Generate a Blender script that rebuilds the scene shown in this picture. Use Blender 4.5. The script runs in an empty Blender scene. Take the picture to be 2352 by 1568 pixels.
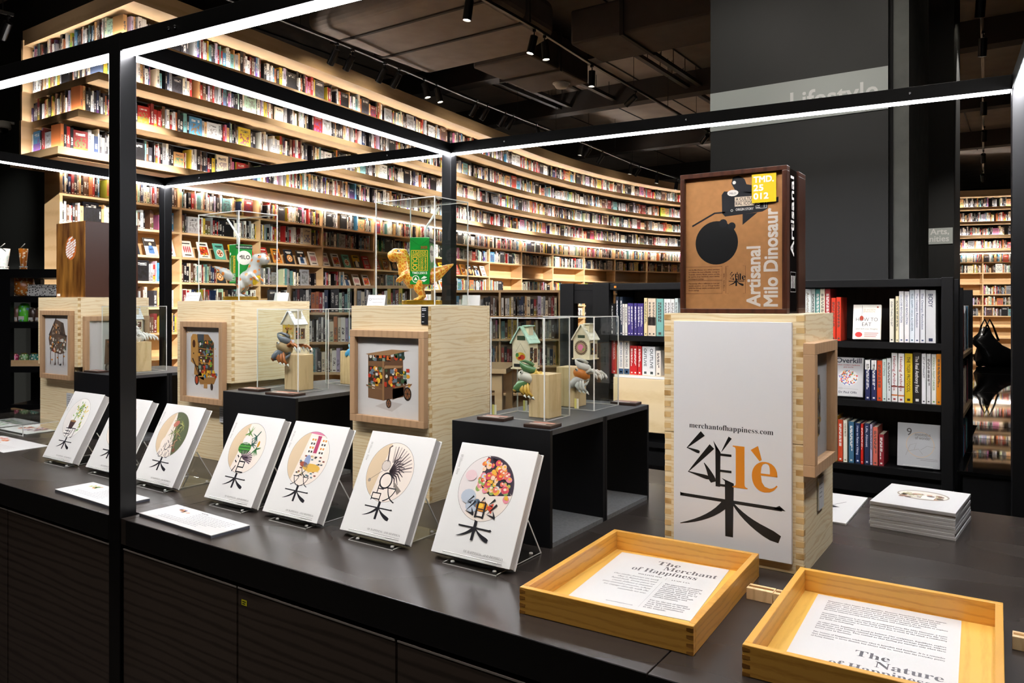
import bpy, math, random
from mathutils import Vector, Matrix
random.seed(11)
sc = bpy.context.scene
col = sc.collection
PI = math.pi
R = math.radians
EYE, TZ, BT = 1.62, 0.90, 0.5978

# ---------------------------------------------------------------- camera
cd = bpy.data.cameras.new('camera')
cam = bpy.data.objects.new('camera', cd)
col.objects.link(cam)
cam.location = (0, 0, EYE)
cam.rotation_euler = (PI/2, 0, BT)
cd.sensor_width = 36.0
cd.lens = 1752/2352*36
cd.shift_y = -(784-697)/2352
cd.clip_start = 0.05
cd.clip_end = 200
sc.camera = cam
# ---------------------------------------------------------------- world, exposure
w = bpy.data.worlds.new('world')
sc.world = w
w.use_nodes = True
w.node_tree.nodes['Background'].inputs[0].default_value = (1.0, 0.93, 0.84, 1)
w.node_tree.nodes['Background'].inputs[1].default_value = 0.035
sc.view_settings.view_transform = 'Standard'
sc.view_settings.look = 'None'
sc.view_settings.exposure = 1.4
sc.view_settings.gamma = 1.0
sc.view_settings.use_curve_mapping = False
STRIP = 28.0        # display frame LED strips
TIERLED = 22.0      # strips in the wall tiers
CANOPYLED = 20.0    # strip under the lowest tier
SPOTW = 150.0        # track spot, watts

sc.cycles.max_bounces = 6
sc.cycles.diffuse_bounces = 3
sc.cycles.glossy_bounces = 3
sc.cycles.transmission_bounces = 4
sc.cycles.transparent_max_bounces = 24
sc.cycles.caustics_reflective = False
sc.cycles.caustics_refractive = False
sc.cycles.use_adaptive_sampling = True
sc.cycles.adaptive_threshold = 0.04
sc.cycles.sample_clamp_indirect = 4.0

# ---------------------------------------------------------------- helpers
def lin(h):
    if not isinstance(h, str):
        return tuple(h)[:3]
    h = h.lstrip('#')
    o = []
    for i in (0, 2, 4):
        c = int(h[i:i+2], 16)/255
        o.append(c/12.92 if c <= 0.04045 else ((c+0.055)/1.055)**2.4)
    return tuple(o)

def tag(o, label=None, cat=None, group=None, kind=None):
    if label: o['label'] = label
    if cat: o['category'] = cat
    if group: o['group'] = group
    if kind: o['kind'] = kind
    return o

def empty(name, loc=(0, 0, 0), rz=0, rx=0):
    o = bpy.data.objects.new(name, None)
    col.objects.link(o)
    o.location = loc
    o.rotation_euler = (rx, 0, rz)
    o.empty_display_size = 0.05
    return o

def thing(name, label, cat, loc=(0, 0, 0), rz=0, group=None, rx=0):
    return tag(empty(name, loc, rz, rx), label, cat, group)

def copy_tree(o, parent=None):
    c = o.copy()
    col.objects.link(c)
    c.parent = parent
    for ch in o.children:
        copy_tree(ch, c)
    return c

MATS = {}
def newmat(name):
    m = bpy.data.materials.new(name)
    m.use_nodes = True
    MATS[name] = m
    return m, m.node_tree.nodes, m.node_tree.links, m.node_tree.nodes['Principled BSDF']

def mat(name, c=None, rough=0.5, metal=0.0, noise=0.0, nscale=30.0, bump=0.0, coat=0.0, spec=None, emit=None, es=1.0):
    if name in MATS: return MATS[name]
    m, N, L, b = newmat(name)
    c = lin(c)
    b.inputs['Base Color'].default_value = (*c, 1)
    b.inputs['Roughness'].default_value = rough
    b.inputs['Metallic'].default_value = metal
    if coat: b.inputs['Coat Weight'].default_value = coat; b.inputs['Coat Roughness'].default_value = 0.08
    if spec is not None: b.inputs['Specular IOR Level'].default_value = spec
    if emit is not None:
        b.inputs['Emission Color'].default_value = (*lin(emit), 1)
        b.inputs['Emission Strength'].default_value = es
    if noise or bump:
        tc = N.new('ShaderNodeTexCoord'); nz = N.new('ShaderNodeTexNoise')
        nz.inputs['Scale'].default_value = nscale; nz.inputs['Detail'].default_value = 5
        L.new(tc.outputs['Object'], nz.inputs['Vector'])
        if noise:
            rp = N.new('ShaderNodeValToRGB')
            rp.color_ramp.elements[0].position = 0.3; rp.color_ramp.elements[1].position = 0.7
            rp.color_ramp.elements[0].color = (*[x*(1-noise) for x in c], 1)
            rp.color_ramp.elements[1].color = (*[min(1, x*(1+noise)) for x in c], 1)
            L.new(nz.outputs['Fac'], rp.inputs['Fac']); L.new(rp.outputs['Color'], b.inputs['Base Color'])
        if bump:
            bp = N.new('ShaderNodeBump'); bp.inputs['Strength'].default_value = bump; bp.inputs['Distance'].default_value = 0.002
            L.new(nz.outputs['Fac'], bp.inputs['Height']); L.new(bp.outputs['Normal'], b.inputs['Normal'])
    return m

def wood(name, c1, c2, scale=22.0, axis='Z', dist=5.0, rough=0.45, stretch=(0.35, 0.35, 1.0), fine=0.25, coat=0.0, rnd=True, lo=0.05, hi=0.45):
    if name in MATS: return MATS[name]
    m, N, L, b = newmat(name)
    tc = N.new('ShaderNodeTexCoord'); mp = N.new('ShaderNodeMapping')
    mp.inputs['Scale'].default_value = stretch
    L.new(tc.outputs['Object'], mp.inputs['Vector'])
    if rnd:
        oi = N.new('ShaderNodeObjectInfo'); vm = N.new('ShaderNodeVectorMath'); vm.operation = 'SCALE'
        vm.inputs[0].default_value = (7.1, 3.7, 9.3)
        L.new(oi.outputs['Random'], vm.inputs['Scale'])
        L.new(vm.outputs['Vector'], mp.inputs['Location'])
    wv = N.new('ShaderNodeTexWave'); wv.bands_direction = axis
    wv.inputs['Scale'].default_value = scale/6.0; wv.inputs['Distortion'].default_value = dist
    wv.inputs['Detail'].default_value = 3.0; wv.inputs['Detail Scale'].default_value = 1.2
    L.new(mp.outputs['Vector'], wv.inputs['Vector'])
    nz = N.new('ShaderNodeTexNoise'); nz.inputs['Scale'].default_value = scale*4; nz.inputs['Detail'].default_value = 6
    L.new(mp.outputs['Vector'], nz.inputs['Vector'])
    mx = N.new('ShaderNodeMix'); mx.data_type = 'FLOAT'; mx.inputs[0].default_value = fine
    L.new(wv.outputs['Fac'], mx.inputs[2]); L.new(nz.outputs['Fac'], mx.inputs[3])
    rp = N.new('ShaderNodeValToRGB'); e = rp.color_ramp.elements
    e[0].position = lo; e[1].position = hi
    e[0].color = (*lin(c2), 1); e[1].color = (*lin(c1), 1)
    L.new(mx.outputs[0], rp.inputs['Fac'])
    L.new(rp.outputs['Color'], b.inputs['Base Color'])
    b.inputs['Roughness'].default_value = rough
    if coat: b.inputs['Coat Weight'].default_value = coat
    bp = N.new('ShaderNodeBump'); bp.inputs['Strength'].default_value = 0.15; bp.inputs['Distance'].default_value = 0.001
    L.new(mx.outputs[0], bp.inputs['Height']); L.new(bp.outputs['Normal'], b.inputs['Normal'])
    return m

def emat(name, c, s):
    m, N, L, b = newmat(name)
    N.remove(b)
    e = N.new('ShaderNodeEmission'); e.inputs[0].default_value = (*lin(c), 1); e.inputs[1].default_value = s
    L.new(e.outputs[0], N['Material Output'].inputs['Surface'])
    return m

def clear(name, tint='#ffffff', refl=1.0, rough=0.0):
    m, N, L, b = newmat(name)
    N.remove(b)
    t = N.new('ShaderNodeBsdfTransparent'); t.inputs[0].default_value = (*lin(tint), 1)
    g = N.new('ShaderNodeBsdfGlossy'); g.inputs['Roughness'].default_value = rough
    lw = N.new('ShaderNodeLayerWeight'); pw = N.new('ShaderNodeMath'); pw.operation = 'POWER'; pw.inputs[1].default_value = 5.0
    f = N.new('ShaderNodeMath'); f.operation = 'MULTIPLY_ADD'; f.inputs[1].default_value = 0.8*refl; f.inputs[2].default_value = 0.022*refl
    L.new(lw.outputs['Facing'], pw.inputs[0]); L.new(pw.outputs[0], f.inputs[0])
    mx = N.new('ShaderNodeMixShader')
    L.new(f.outputs[0], mx.inputs[0]); L.new(t.outputs[0], mx.inputs[1]); L.new(g.outputs[0], mx.inputs[2])
    L.new(mx.outputs[0], N['Material Output'].inputs['Surface'])
    return m

# print material: flat ink colours carried by the mesh
m, N, L, b = newmat('ink')
at_ = N.new('ShaderNodeAttribute'); at_.attribute_name = 'Col'
L.new(at_.outputs['Color'], b.inputs['Base Color']); b.inputs['Roughness'].default_value = 0.45
m, N, L, b = newmat('paint')
at_ = N.new('ShaderNodeAttribute'); at_.attribute_name = 'Col'
L.new(at_.outputs['Color'], b.inputs['Base Color']); b.inputs['Roughness'].default_value = 0.35

ONES = 'zero first second third fourth fifth sixth seventh eighth ninth tenth eleventh twelfth thirteenth fourteenth fifteenth sixteenth seventeenth eighteenth nineteenth'.split()
TENS = ['', '', 'twent', 'thirt', 'fort', 'fift', 'sixt', 'sevent', 'eight', 'ninet']
def ordn(n):
    h, r = divmod(n, 100)
    if n < 20: return ONES[n]
    if h: return (['', '', 'two-', 'three-', 'four-', 'five-', 'six-', 'seven-', 'eight-', 'nine-'][h]+'hundred')+('th' if r == 0 else '-and-'+ordn(r))
    return TENS[r//10]+('ieth' if r % 10 == 0 else 'y-'+ONES[r % 10])

class MB:
    def __init__(s):
        s.v = []; s.f = []; s.m = []; s.c = []; s.cur = 0; s.cc = (0.8, 0.8, 0.8)
    def add(s, vs, fs, m=None, c=None):
        b0 = len(s.v); s.v += [tuple(v) for v in vs]
        for f in fs:
            s.f.append([b0+i for i in f]); s.m.append(s.cur if m is None else m); s.c.append(lin(c) if c is not None else s.cc)
        return s
    def box(s, x0, x1, y0, y1, z0, z1, m=None, c=None, M=None):
        vs = [Vector((x, y, z)) for z in (z0, z1) for y in (y0, y1) for x in (x0, x1)]
        if M is not None: vs = [M @ v for v in vs]
        return s.add(vs, [(0, 2, 3, 1), (4, 5, 7, 6), (0, 1, 5, 4), (2, 6, 7, 3), (0, 4, 6, 2), (1, 3, 7, 5)], m, c)
    def prism(s, pts, h0, h1, M=None, m=None, c=None):
        n = len(pts); M = M or Matrix.Identity(4)
        vs = [M @ Vector((p[0], p[1], h0)) for p in pts]+[M @ Vector((p[0], p[1], h1)) for p in pts]
        return s.add(vs, [tuple(range(n))[::-1], tuple(range(n, 2*n))]+[(i, (i+1) % n, n+(i+1) % n, n+i) for i in range(n)], m, c)
    def tube(s, pts, r, n=10, m=None, c=None, cap=True, sq=None):
        pts = [Vector(p) for p in pts]; k = len(pts)
        rs = r if isinstance(r, (list, tuple)) else [r]*k
        vs = []; up0 = None
        for i, p in enumerate(pts):
            t = (pts[min(i+1, k-1)]-pts[max(i-1, 0)]).normalized()
            if up0 is None:
                up0 = Vector((0, 0, 1)) if abs(t.z) < 0.9 else Vector((1, 0, 0))
            a = t.cross(up0).normalized(); b_ = a.cross(t).normalized(); up0 = b_
            q = sq[i] if sq else 1.0
            for j in range(n):
                th = 2*PI*j/n
                vs.append(p+a*(math.cos(th)*rs[i]*q)+b_*(math.sin(th)*rs[i]))
        fs = []
        for i in range(k-1):
            for j in range(n):
                fs.append((i*n+j, i*n+(j+1) % n, (i+1)*n+(j+1) % n, (i+1)*n+j))
        if cap: fs += [tuple(range(n))[::-1], tuple(range((k-1)*n, k*n))]
        return s.add(vs, fs, m, c)
    def lathe(s, prof, n=24, M=None, m=None, c=None):
        M = M or Matrix.Identity(4); k = len(prof); vs = []
        for (r, z) in prof:
            for j in range(n):
                th = 2*PI*j/n; vs.append(M @ Vector((r*math.cos(th), r*math.sin(th), z)))
        fs = []
        for i in range(k-1):
            for j in range(n):
                fs.append((i*n+j, i*n+(j+1) % n, (i+1)*n+(j+1) % n, (i+1)*n+j))
        fs += [tuple(range(n))[::-1], tuple(range((k-1)*n, k*n))]
        return s.add(vs, fs, m, c)
    def ball(s, ctr, rad, n=12, M=None, m=None, c=None):
        r3 = rad if isinstance(rad, (list, tuple)) else (rad,)*3
        ctr = Vector(ctr); M = M or Matrix.Identity(4); vs = []; fs = []; k = n//2
        for i in range(1, k):
            ph = PI*i/k
            for j in range(n):
                th = 2*PI*j/n
                vs.append(M @ (Vector((math.sin(ph)*math.cos(th)*r3[0], math.sin(ph)*math.sin(th)*r3[1], math.cos(ph)*r3[2])))+ctr)
        t0 = len(vs); vs += [M @ Vector((0, 0, r3[2]))+ctr, M @ Vector((0, 0, -r3[2]))+ctr]
        for i in range(k-2):
            for j in range(n):
                fs.append((i*n+j, (i+1)*n+j, (i+1)*n+(j+1) % n, i*n+(j+1) % n))
        for j in range(n):
            fs.append((t0, j, (j+1) % n)); fs.append((t0+1, (k-2)*n+(j+1) % n, (k-2)*n+j))
        return s.add(vs, fs, m, c)
    def mesh(s, name, mats, smooth=False):
        me = bpy.data.meshes.new(name)
        me.from_pydata(s.v, [], s.f)
        for x in (mats if isinstance(mats, (list, tuple)) else [mats]): me.materials.append(x)
        if len(me.polygons) == len(s.f):
            me.polygons.foreach_set('material_index', s.m)
            ca = me.color_attributes.new('Col', 'FLOAT_COLOR', 'CORNER')
            buf = []
            for f, c in zip(s.f, s.c): buf += [*c, 1.0]*len(f)
            ca.data.foreach_set('color', buf)
        if smooth: me.polygons.foreach_set('use_smooth', [True]*len(me.polygons))
        me.update()
        return me
    def build(s, name, mats, parent=None, loc=None, rz=0, bevel=0, smooth=False, seg=2):
        o = bpy.data.objects.new(name, s.mesh(name, mats, smooth))
        col.objects.link(o)
        if parent: o.parent = parent
        if loc: o.location = loc
        if rz: o.rotation_euler = (0, 0, rz)
        if bevel:
            bv = o.modifiers.new('bevel', 'BEVEL'); bv.width = bevel; bv.segments = seg; bv.limit_method = 'ANGLE'
        return o

def obj(name, me, parent=None, loc=None):
    o = bpy.data.objects.new(name, me); col.objects.link(o)
    if parent: o.parent = parent
    if loc: o.location = loc
    return o

def boxobj(name, b6, m, parent=None, bevel=0, loc=None, rz=0):
    return MB().box(*b6).build(name, m, parent, loc, rz, bevel)

GL = {}
def glyphs(t, off=0.0):
    k = (t, off)
    if k not in GL:
        cu = bpy.data.curves.new('t', 'FONT'); cu.body = t; cu.resolution_u = 3; cu.offset = off
        o = bpy.data.objects.new('t', cu); col.objects.link(o)
        me = bpy.data.meshes.new_from_object(o)
        vs = [(v.co.x, v.co.y) for v in me.vertices]; fs = [tuple(p.vertices) for p in me.polygons]
        bpy.data.objects.remove(o); bpy.data.curves.remove(cu); bpy.data.meshes.remove(me)
        GL[k] = (vs, fs)
    return GL[k]

def serif(t):   # upright serif letters
    o = ''
    for ch in t:
        if 'A' <= ch <= 'Z': o += chr(0x1D400+ord(ch)-65)
        elif 'a' <= ch <= 'z': o += chr(0x1D41A+ord(ch)-97)
        else: o += ch
    return o
def ital(t):
    o = ''
    for ch in t:
        if ch == 'h': o += '\u210e'
        elif 'A' <= ch <= 'Z': o += chr(0x1D434+ord(ch)-65)
        elif 'a' <= ch <= 'z': o += chr(0x1D44E+ord(ch)-97)
        else: o += ch
    return o

class Print:
    """flat ink on a surface: (u, v) in metres, thin layers stacked outwards"""
    def __init__(s): s.mb = MB(); s.L = 1
    def up(s): s.L += 1; return s
    def add(s, pts, fs, c): s.mb.add([(p[0], p[1], 0.00012+s.L*0.000018) for p in pts], fs, 0, c); return s
    def poly(s, pts, c): return s.add(pts, [tuple(range(len(pts)))], c)
    def rect(s, x0, y0, x1, y1, c): return s.poly([(x0, y0), (x1, y0), (x1, y1), (x0, y1)], c)
    def disc(s, x, y, rx, c, ry=None, n=20, rot=0, a0=0, a1=2*PI):
        ry = rx if ry is None else ry; full = abs(a1-a0-2*PI) < 1e-6
        pts = []
        for i in range(n if full else n+1):
            a = a0+(a1-a0)*i/n; dx, dy = rx*math.cos(a), ry*math.sin(a)
            pts.append((x+dx*math.cos(rot)-dy*math.sin(rot), y+dx*math.sin(rot)+dy*math.cos(rot)))
        return s.poly(pts, c)
    def ring(s, x, y, r, wd, c, n=40):
        pts = []; fs = []
        for i in range(n):
            a = 2*PI*i/n
            pts += [(x+r*math.cos(a), y+r*math.sin(a)), (x+(r-wd)*math.cos(a), y+(r-wd)*math.sin(a))]
            j = (i+1) % n; fs.append((2*i, 2*j, 2*j+1, 2*i+1))
        return s.add(pts, fs, c)
    def line(s, pts, wd, c):
        k = len(pts); ws = wd if isinstance(wd, (list, tuple)) else [wd]*k; vs = []
        for i, p in enumerate(pts):
            a = pts[max(i-1, 0)]; b_ = pts[min(i+1, k-1)]
            dx, dy = b_[0]-a[0], b_[1]-a[1]; l = math.hypot(dx, dy) or 1; nx, ny = -dy/l*ws[i]/2, dx/l*ws[i]/2
            vs += [(p[0]+nx, p[1]+ny), (p[0]-nx, p[1]-ny)]
        return s.add(vs, [(2*i, 2*i+1, 2*i+3, 2*i+2) for i in range(k-1)], c)
    def frame(s, x0, y0, x1, y1, wd, c):
        return s.line([(x0, y0), (x1, y0)], wd, c).line([(x1, y0), (x1, y1)], wd, c).line([(x1, y1), (x0, y1)], wd, c).line([(x0, y1), (x0, y0)], wd, c)
    def text(s, t, x, y, size, c, align='L', rot=0, off=0.0, width=None, sx=1.0):
        vs, fs = glyphs(t, off)
        if not vs: return s
        x0 = min(v[0] for v in vs); x1 = max(v[0] for v in vs)
        k = size; kx = size*sx
        if width: kx = width/max(1e-6, x1-x0)
        ox = {'L': -x0, 'C': -(x0+x1)/2, 'R': -x1}[align]
        ca, sa = math.cos(rot), math.sin(rot); out = []
        for v in vs:
            a, b_ = (v[0]+ox)*kx, v[1]*k
            out.append((x+a*ca-b_*sa, y+a*sa+b_*ca))
        return s.add(out, fs, c)
    def btext(s, t, x, y, size, c, align='L', rot=0, b=0.001, width=None):
        for dx in (-b, 0, b):
            for dy in (-b, b): s.text(t, x+dx, y+dy, size, c, align, rot, 0.0, width); s.up()
        return s
    def build(s, name, parent, M, m='ink'):
        mb = s.mb; mb.v = [tuple(M @ Vector(v)) for v in mb.v]
        return mb.build(name, MATS[m], parent)

def MF(o, u, v):
    """matrix for a print on a plane: origin o, u axis, v axis; layers stack along u x v"""
    u = Vector(u).normalized(); v = Vector(v).normalized(); n_ = u.cross(v)
    return Matrix(((u.x, v.x, n_.x, o[0]), (u.y, v.y, n_.y, o[1]), (u.z, v.z, n_.z, o[2]), (0, 0, 0, 1)))

# brush strokes of the display lettering, in a unit square
def st_h(p, x0, y0, x1, y1, c, t=0.035):
    p.line([(x0, y0), (x1, y1)], t, c)
    p.poly([(x1-t*2.6, y1), (x1-t*0.7, y1+t*2.0), (x1+t*1.1, y1-t*0.5), (x1, y1-t*0.5)], c)
    p.poly([(x0, y0+t*1.3), (x0+t*1.4, y0), (x0, y0-t*0.5)], c)
def st_v(p, x, y0, y1, c, t=0.075):
    p.poly([(x-t*0.55, y0), (x+t*0.6, y0-t*0.5), (x+t*0.5, y1), (x-t*0.5, y1)], c)
    p.poly([(x-t*1.0, y0+t*0.45), (x+t*0.6, y0-t*0.5), (x-t*0.5, y0-t*0.3)], c)
def st_p(p, x0, y0, x1, y1, c, t=0.075, bow=0.1):
    pts = []; ws = []
    for i in range(9):
        k = i/8; nx, ny = -(y1-y0), (x1-x0)
        b_ = bow*4*k*(1-k)
        pts.append((x0+(x1-x0)*k-nx*b_, y0+(y1-y0)*k-ny*b_)); ws.append(t*(1-k)**0.8+0.006)
    p.line(pts, ws, c)
def st_n(p, x0, y0, x1, y1, c, t=0.1, bow=0.1):
    pts = []; ws = []
    for i in range(9):
        k = i/8; nx, ny = -(y1-y0), (x1-x0)
        b_ = bow*4*k*(1-k)
        pts.append((x0+(x1-x0)*k+nx*b_, y0+(y1-y0)*k+ny*b_)); ws.append(0.02+(t-0.02)*min(1, k*1.25) if k < 0.9 else t*0.75)
    p.line(pts, ws, c)
def _lift(fn):
    def g(q, *a, **k):
        fn(q, *a, **k); (q.p if isinstance(q, Sub) else q).up()
    return g
class Sub:
    """scaled window onto a Print"""
    def __init__(s, p, x, y, sx, sy=None): s.p, s.x, s.y, s.sx, s.sy = p, x, y, sx, sy or sx
    def line(s, pts, wd, c):
        ws = [a*s.sx for a in wd] if isinstance(wd, list) else wd*s.sx
        s.p.line([(s.x+a*s.sx, s.y+b_*s.sy) for a, b_ in pts], ws, c); return s
    def poly(s, pts, c): s.p.poly([(s.x+a*s.sx, s.y+b_*s.sy) for a, b_ in pts], c); return s
st_h, st_v, st_p, st_n = _lift(st_h), _lift(st_v), _lift(st_p), _lift(st_n)
def g_mu(q, c, t=1.0):          # the wood radical, wide
    st_h(q, 0.0, 0.64, 1.0, 0.62, c, 0.035*t); st_v(q, 0.5, 1.0, 0.0, c, 0.085*t)
    st_p(q, 0.47, 0.60, 0.0, 0.10, c, 0.08*t, -0.09); st_n(q, 0.54, 0.60, 0.98, 0.10, c, 0.11*t, -0.08)
def g_yao(q, c, t=1.0):         # one thread
    st_p(q, 0.60, 1.0, 0.10, 0.68, c, 0.085*t, 0.0); st_n(q, 0.10, 0.69, 0.50, 0.62, c, 0.05*t, 0.0)
    st_p(q, 0.88, 0.76, 0.14, 0.20, c, 0.09*t, 0.0); st_n(q, 0.14, 0.21, 0.80, 0.13, c, 0.06*t, 0.0)
    st_n(q, 0.64, 0.42, 0.92, 0.06, c, 0.10*t, 0.04)
def g_bai(q, c, t=1.0):
    st_p(q, 0.62, 1.05, 0.35, 0.78, c, 0.09*t, 0.0)
    st_v(q, 0.12, 0.82, 0.0, c, 0.11*t); st_v(q, 0.88, 0.82, 0.0, c, 0.11*t)
    for y in (0.78, 0.44, 0.08): q.line([(0.1, y), (0.9, y)], 0.06*t, c)
# ---------------------------------------------------------------- materials
OAK = wood('oak_veneer', '#dab88c', '#c7a172', 10, 'Z', 3.0, 0.4, (0.5, 0.12, 1.0), 0.45)
PINE = wood('pine', '#ecd9b0', '#dbbd88', 150, 'Z', 12.0, 0.5, (0.10, 0.10, 1.0), 0.3)
PINE2 = wood('pine_side', '#eedcb5', '#ddc08d', 115, 'Z', 16.0, 0.5, (0.14, 0.14, 1.0), 0.3)
ENDGRAIN = wood('end_grain', '#d8b67c', '#a87f45', 60, 'X', 3.0, 0.55)
TRAYW = wood('tray_pine', '#dfa648', '#bd8230', 100, 'Z', 9.0, 0.33, (0.14, 0.14, 1.0), 0.5, 0.3)
TRAYF = wood('tray_floor', '#e8bb5c', '#d3a046', 50, 'X', 7.0, 0.33, (1.0, 0.12, 1.0), 0.5, 0.3)
TRAYD = wood('tray_dovetail', '#a8742f', '#6f4515', 50, 'Z', 4.0, 0.4)
FRAMEW = wood('frame_oak', '#b6926d', '#a3805d', 60, 'X', 4.0, 0.5, (1, 1, 0.2), 0.4)
WENGE = wood('dark_wenge', '#4a2a1c', '#24120b', 60, 'X', 4.0, 0.3, (1, 1, 0.2), 0.5)
BLOCKW = wood('block_ash', '#e6c797', '#cda875', 80, 'X', 9.0, 0.45, (1, 1, 0.2), 0.45)
BIRCH = wood('birch_ply', '#e6cfa4', '#d8bd8c', 12, 'Z', 3.0, 0.45, (0.5, 0.5, 1), 0.4)
DARKW = wood('black_stained_wood', '#4a3f38', '#2c2420', 60, 'Z', 7.0, 0.42, (0.10, 0.10, 1.0), 0.3, rnd=False)
METAL = mat('black_powdercoat', '#0d0d0e', 0.36, 0.0, spec=0.35)
BLACK = mat('black_laminate', '#121315', 0.42, noise=0.12, nscale=40)
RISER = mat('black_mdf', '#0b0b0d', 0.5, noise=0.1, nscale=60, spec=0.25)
RISERF = mat('riser_floor_lit', '#707274', 0.5, noise=0.2, nscale=120)  # strip light falling inside the black riser is put into this colour
RISERT = mat('black_mdf_reflecting', '#3a3b3d', 0.45, noise=0.18, nscale=90)  # black board greyed on top: the reflection is part of the colour
DARK = mat('dark_paint', '#1a1b1c', 0.7)
WHITE = mat('white_card', '#d2d1ce', 0.5)
LEDM = emat('led_strip_white', '#fbfaff', STRIP)
TLED = emat('tier_led', '#fbf8f6', TIERLED)
CLED = emat('canopy_led', '#fff3e4', CANOPYLED)
LENS = emat('lamp_lens', '#fff3dc', 35.0)
ACRYL = clear('acrylic', '#fbfdfc', 1.0)
ACRYE = mat('acrylic_edge', '#f3f2ec', 0.15, coat=0.5)
GLASS = clear('picture_glass', '#ffffff', 0.9)

# table top: black laminate with faint scuffs in the gloss
m, N, L, b = newmat('table_laminate')
tc = N.new('ShaderNodeTexCoord'); mp = N.new('ShaderNodeMapping'); mp.inputs['Scale'].default_value = (1.2, 3.0, 1)
nz = N.new('ShaderNodeTexNoise'); nz.inputs['Scale'].default_value = 1.6; nz.inputs['Detail'].default_value = 0.5; nz.inputs['Distortion'].default_value = 0.0
L.new(tc.outputs['Object'], mp.inputs[0]); L.new(mp.outputs[0], nz.inputs['Vector'])
rr = N.new('ShaderNodeMapRange'); rr.inputs[1].default_value = 0.35; rr.inputs[2].default_value = 0.7; rr.inputs[3].default_value = 0.22; rr.inputs[4].default_value = 0.36
L.new(nz.outputs['Fac'], rr.inputs[0]); L.new(rr.outputs[0], b.inputs['Roughness'])
b.inputs['Base Color'].default_value = (*lin('#322c28'), 1)
TOP = m

# ---------------------------------------------------------------- setting
def struct(name, mb, m, parent=None, bevel=0):
    o = mb.build(name, m, parent, bevel=bevel)
    if parent is None: tag(o, kind='structure')
    return o
struct('floor', MB().box(-16, 9, -4, 32, -0.05, 0), mat('dark_floor', '#3b322b', 0.35, noise=0.2, nscale=8))
CEILM = mat('ceiling_concrete', '#a3978b', 0.85, noise=0.1, nscale=3)
struct('ceiling', MB().box(-16, 9, -4, 32, 5.75, 5.85), CEILM)
struct('wall_left', MB().box(-16, -9.36, 4.72, 4.82, 0, 5.75), mat('wall_green_black', '#1f2221', 0.6))
struct('wall_far_left', MB().box(-16, -15.9, -4, 4.4, 0, 5.75), DARK)
struct('wall_back', MB().box(-16, 9, 31.9, 32, 0, 5.75), DARK)
struct('wall_right', MB().box(8.9, 9, -4, 32, 0, 5.75), DARK)
struct('wall_front', MB().box(-16, 9, -4.0, -3.9, 0, 5.75), DARK)
BEAMM = mat('ceiling_beam_paint', '#3d3631', 0.8)
for y in (6.2, 10.45, 13.1, 17.2, 21.5):
    tag(MB().box(-13, 6, y-0.14, y+0.14, 5.36, 5.75).build('ceiling_beam', BEAMM), kind='structure')
# joints between the ceiling boards
for x in (-9.6, -8.4, -7.2, -6.0, -4.8, -3.6, -2.4, -1.2, 0.0, 1.2):
    tag(MB().box(x-0.01, x+0.01, 5.0, 24, 5.738, 5.752).build('ceiling_joint', DARK), kind='structure')
# rails under the ceiling
RAIL = mat('dark_rail', '#241f1c', 0.5)
for i, (x, y0, y1) in enumerate(((-7.68, 10.6, 13.1), (-7.45, 10.6, 13.1), (-6.5, 11.2, 13.4), (-5.05, 10.7, 15.0), (-4.82, 10.7, 15.0), (-3.79, 9.6, 13.0), (-2.9, 9.6, 13.0))):
    t = MB().box(x-0.04, x+0.04, y0, y1, 5.44, 5.50)
    for k in range(int((y1-y0)/0.5)+1):
        t.tube([(x, y0+0.05+k*0.5, 5.49), (x, y0+0.05+k*0.5, 5.76)], 0.006, 6)
    tag(t.build('cable_rail', RAIL), 'thin dark cable rail under the ceiling, %s counting from the book wall' % ordn(i+1), 'cable rail', 'cable rails')
# ducts
DUCT = mat('duct_wrap', '#8a7d72', 0.8, noise=0.12, nscale=4, bump=0.2)
dt = thing('air_duct', 'broad wrapped air duct hanging under the ceiling, bulging and brown', 'duct')
MB().prism([(-7.5, 6.42), (-5.0, 6.42), (-5.05, 8.4), (-5.6, 8.7), (-7.45, 8.7)], 5.02, 5.5).build('duct_body', DUCT, dt, bevel=0.12, seg=4)
for y in (6.9, 7.7): MB().box(-7.55, -4.98, y-0.02, y+0.02, 5.0, 5.52).build('strap', BEAMM, dt)
dt = thing('air_duct', 'square dark duct branch with blunt open end and ceiling speaker below', 'duct')
MB().box(-6.6, -5.6, 8.7, 10.3, 4.98, 5.5).build('duct_body', mat('duct_dark', '#594e46', 0.8, noise=0.1, nscale=5), dt, bevel=0.03)
MB().box(-6.63, -5.57, 9.4, 9.45, 4.95, 5.53).build('flange', BEAMM, dt)
dt = thing('air_duct', 'long dark square duct running across beyond the lamp track', 'duct')
MB().box(-4.94, -1.6, 8.6, 9.5, 4.97, 5.42).build('duct_body', MATS['duct_dark'], dt, bevel=0.03)
for x in (-4.2, -2.8): MB().box(x-0.025, x+0.025, 8.57, 9.53, 4.945, 5.44).build('flange', BEAMM, dt)
dt = thing('ceiling_speaker', 'small white round speaker on the underside of the duct', 'speaker', (-5.93, 10.05, 4.98))
MB().lathe([(0.0, -0.075), (0.085, -0.07), (0.11, -0.03), (0.12, 0)], 20).build('dome', WHITE, dt, smooth=True)
MB().lathe([(0.12, -0.012), (0.135, -0.01), (0.135, 0.0)], 20).build('flange_ring', WHITE, dt)
dt = thing('surveillance_camera', 'white dome camera on the dark wall beside the shelf end', 'camera', (-11.35, 4.70, 3.95))
MB().lathe([(0.02, 0.1), (0.11, 0.09), (0.12, 0.02), (0.11, 0.0)], 20, Matrix.Translation((0, -0.13, 0))).build('housing', WHITE, dt, smooth=True)
MB().ball((0, -0.13, 0.0), (0.085, 0.085, 0.075), 16).build('lens_dome', mat('black_gloss', '#08080a', 0.08), dt, smooth=True)
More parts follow.
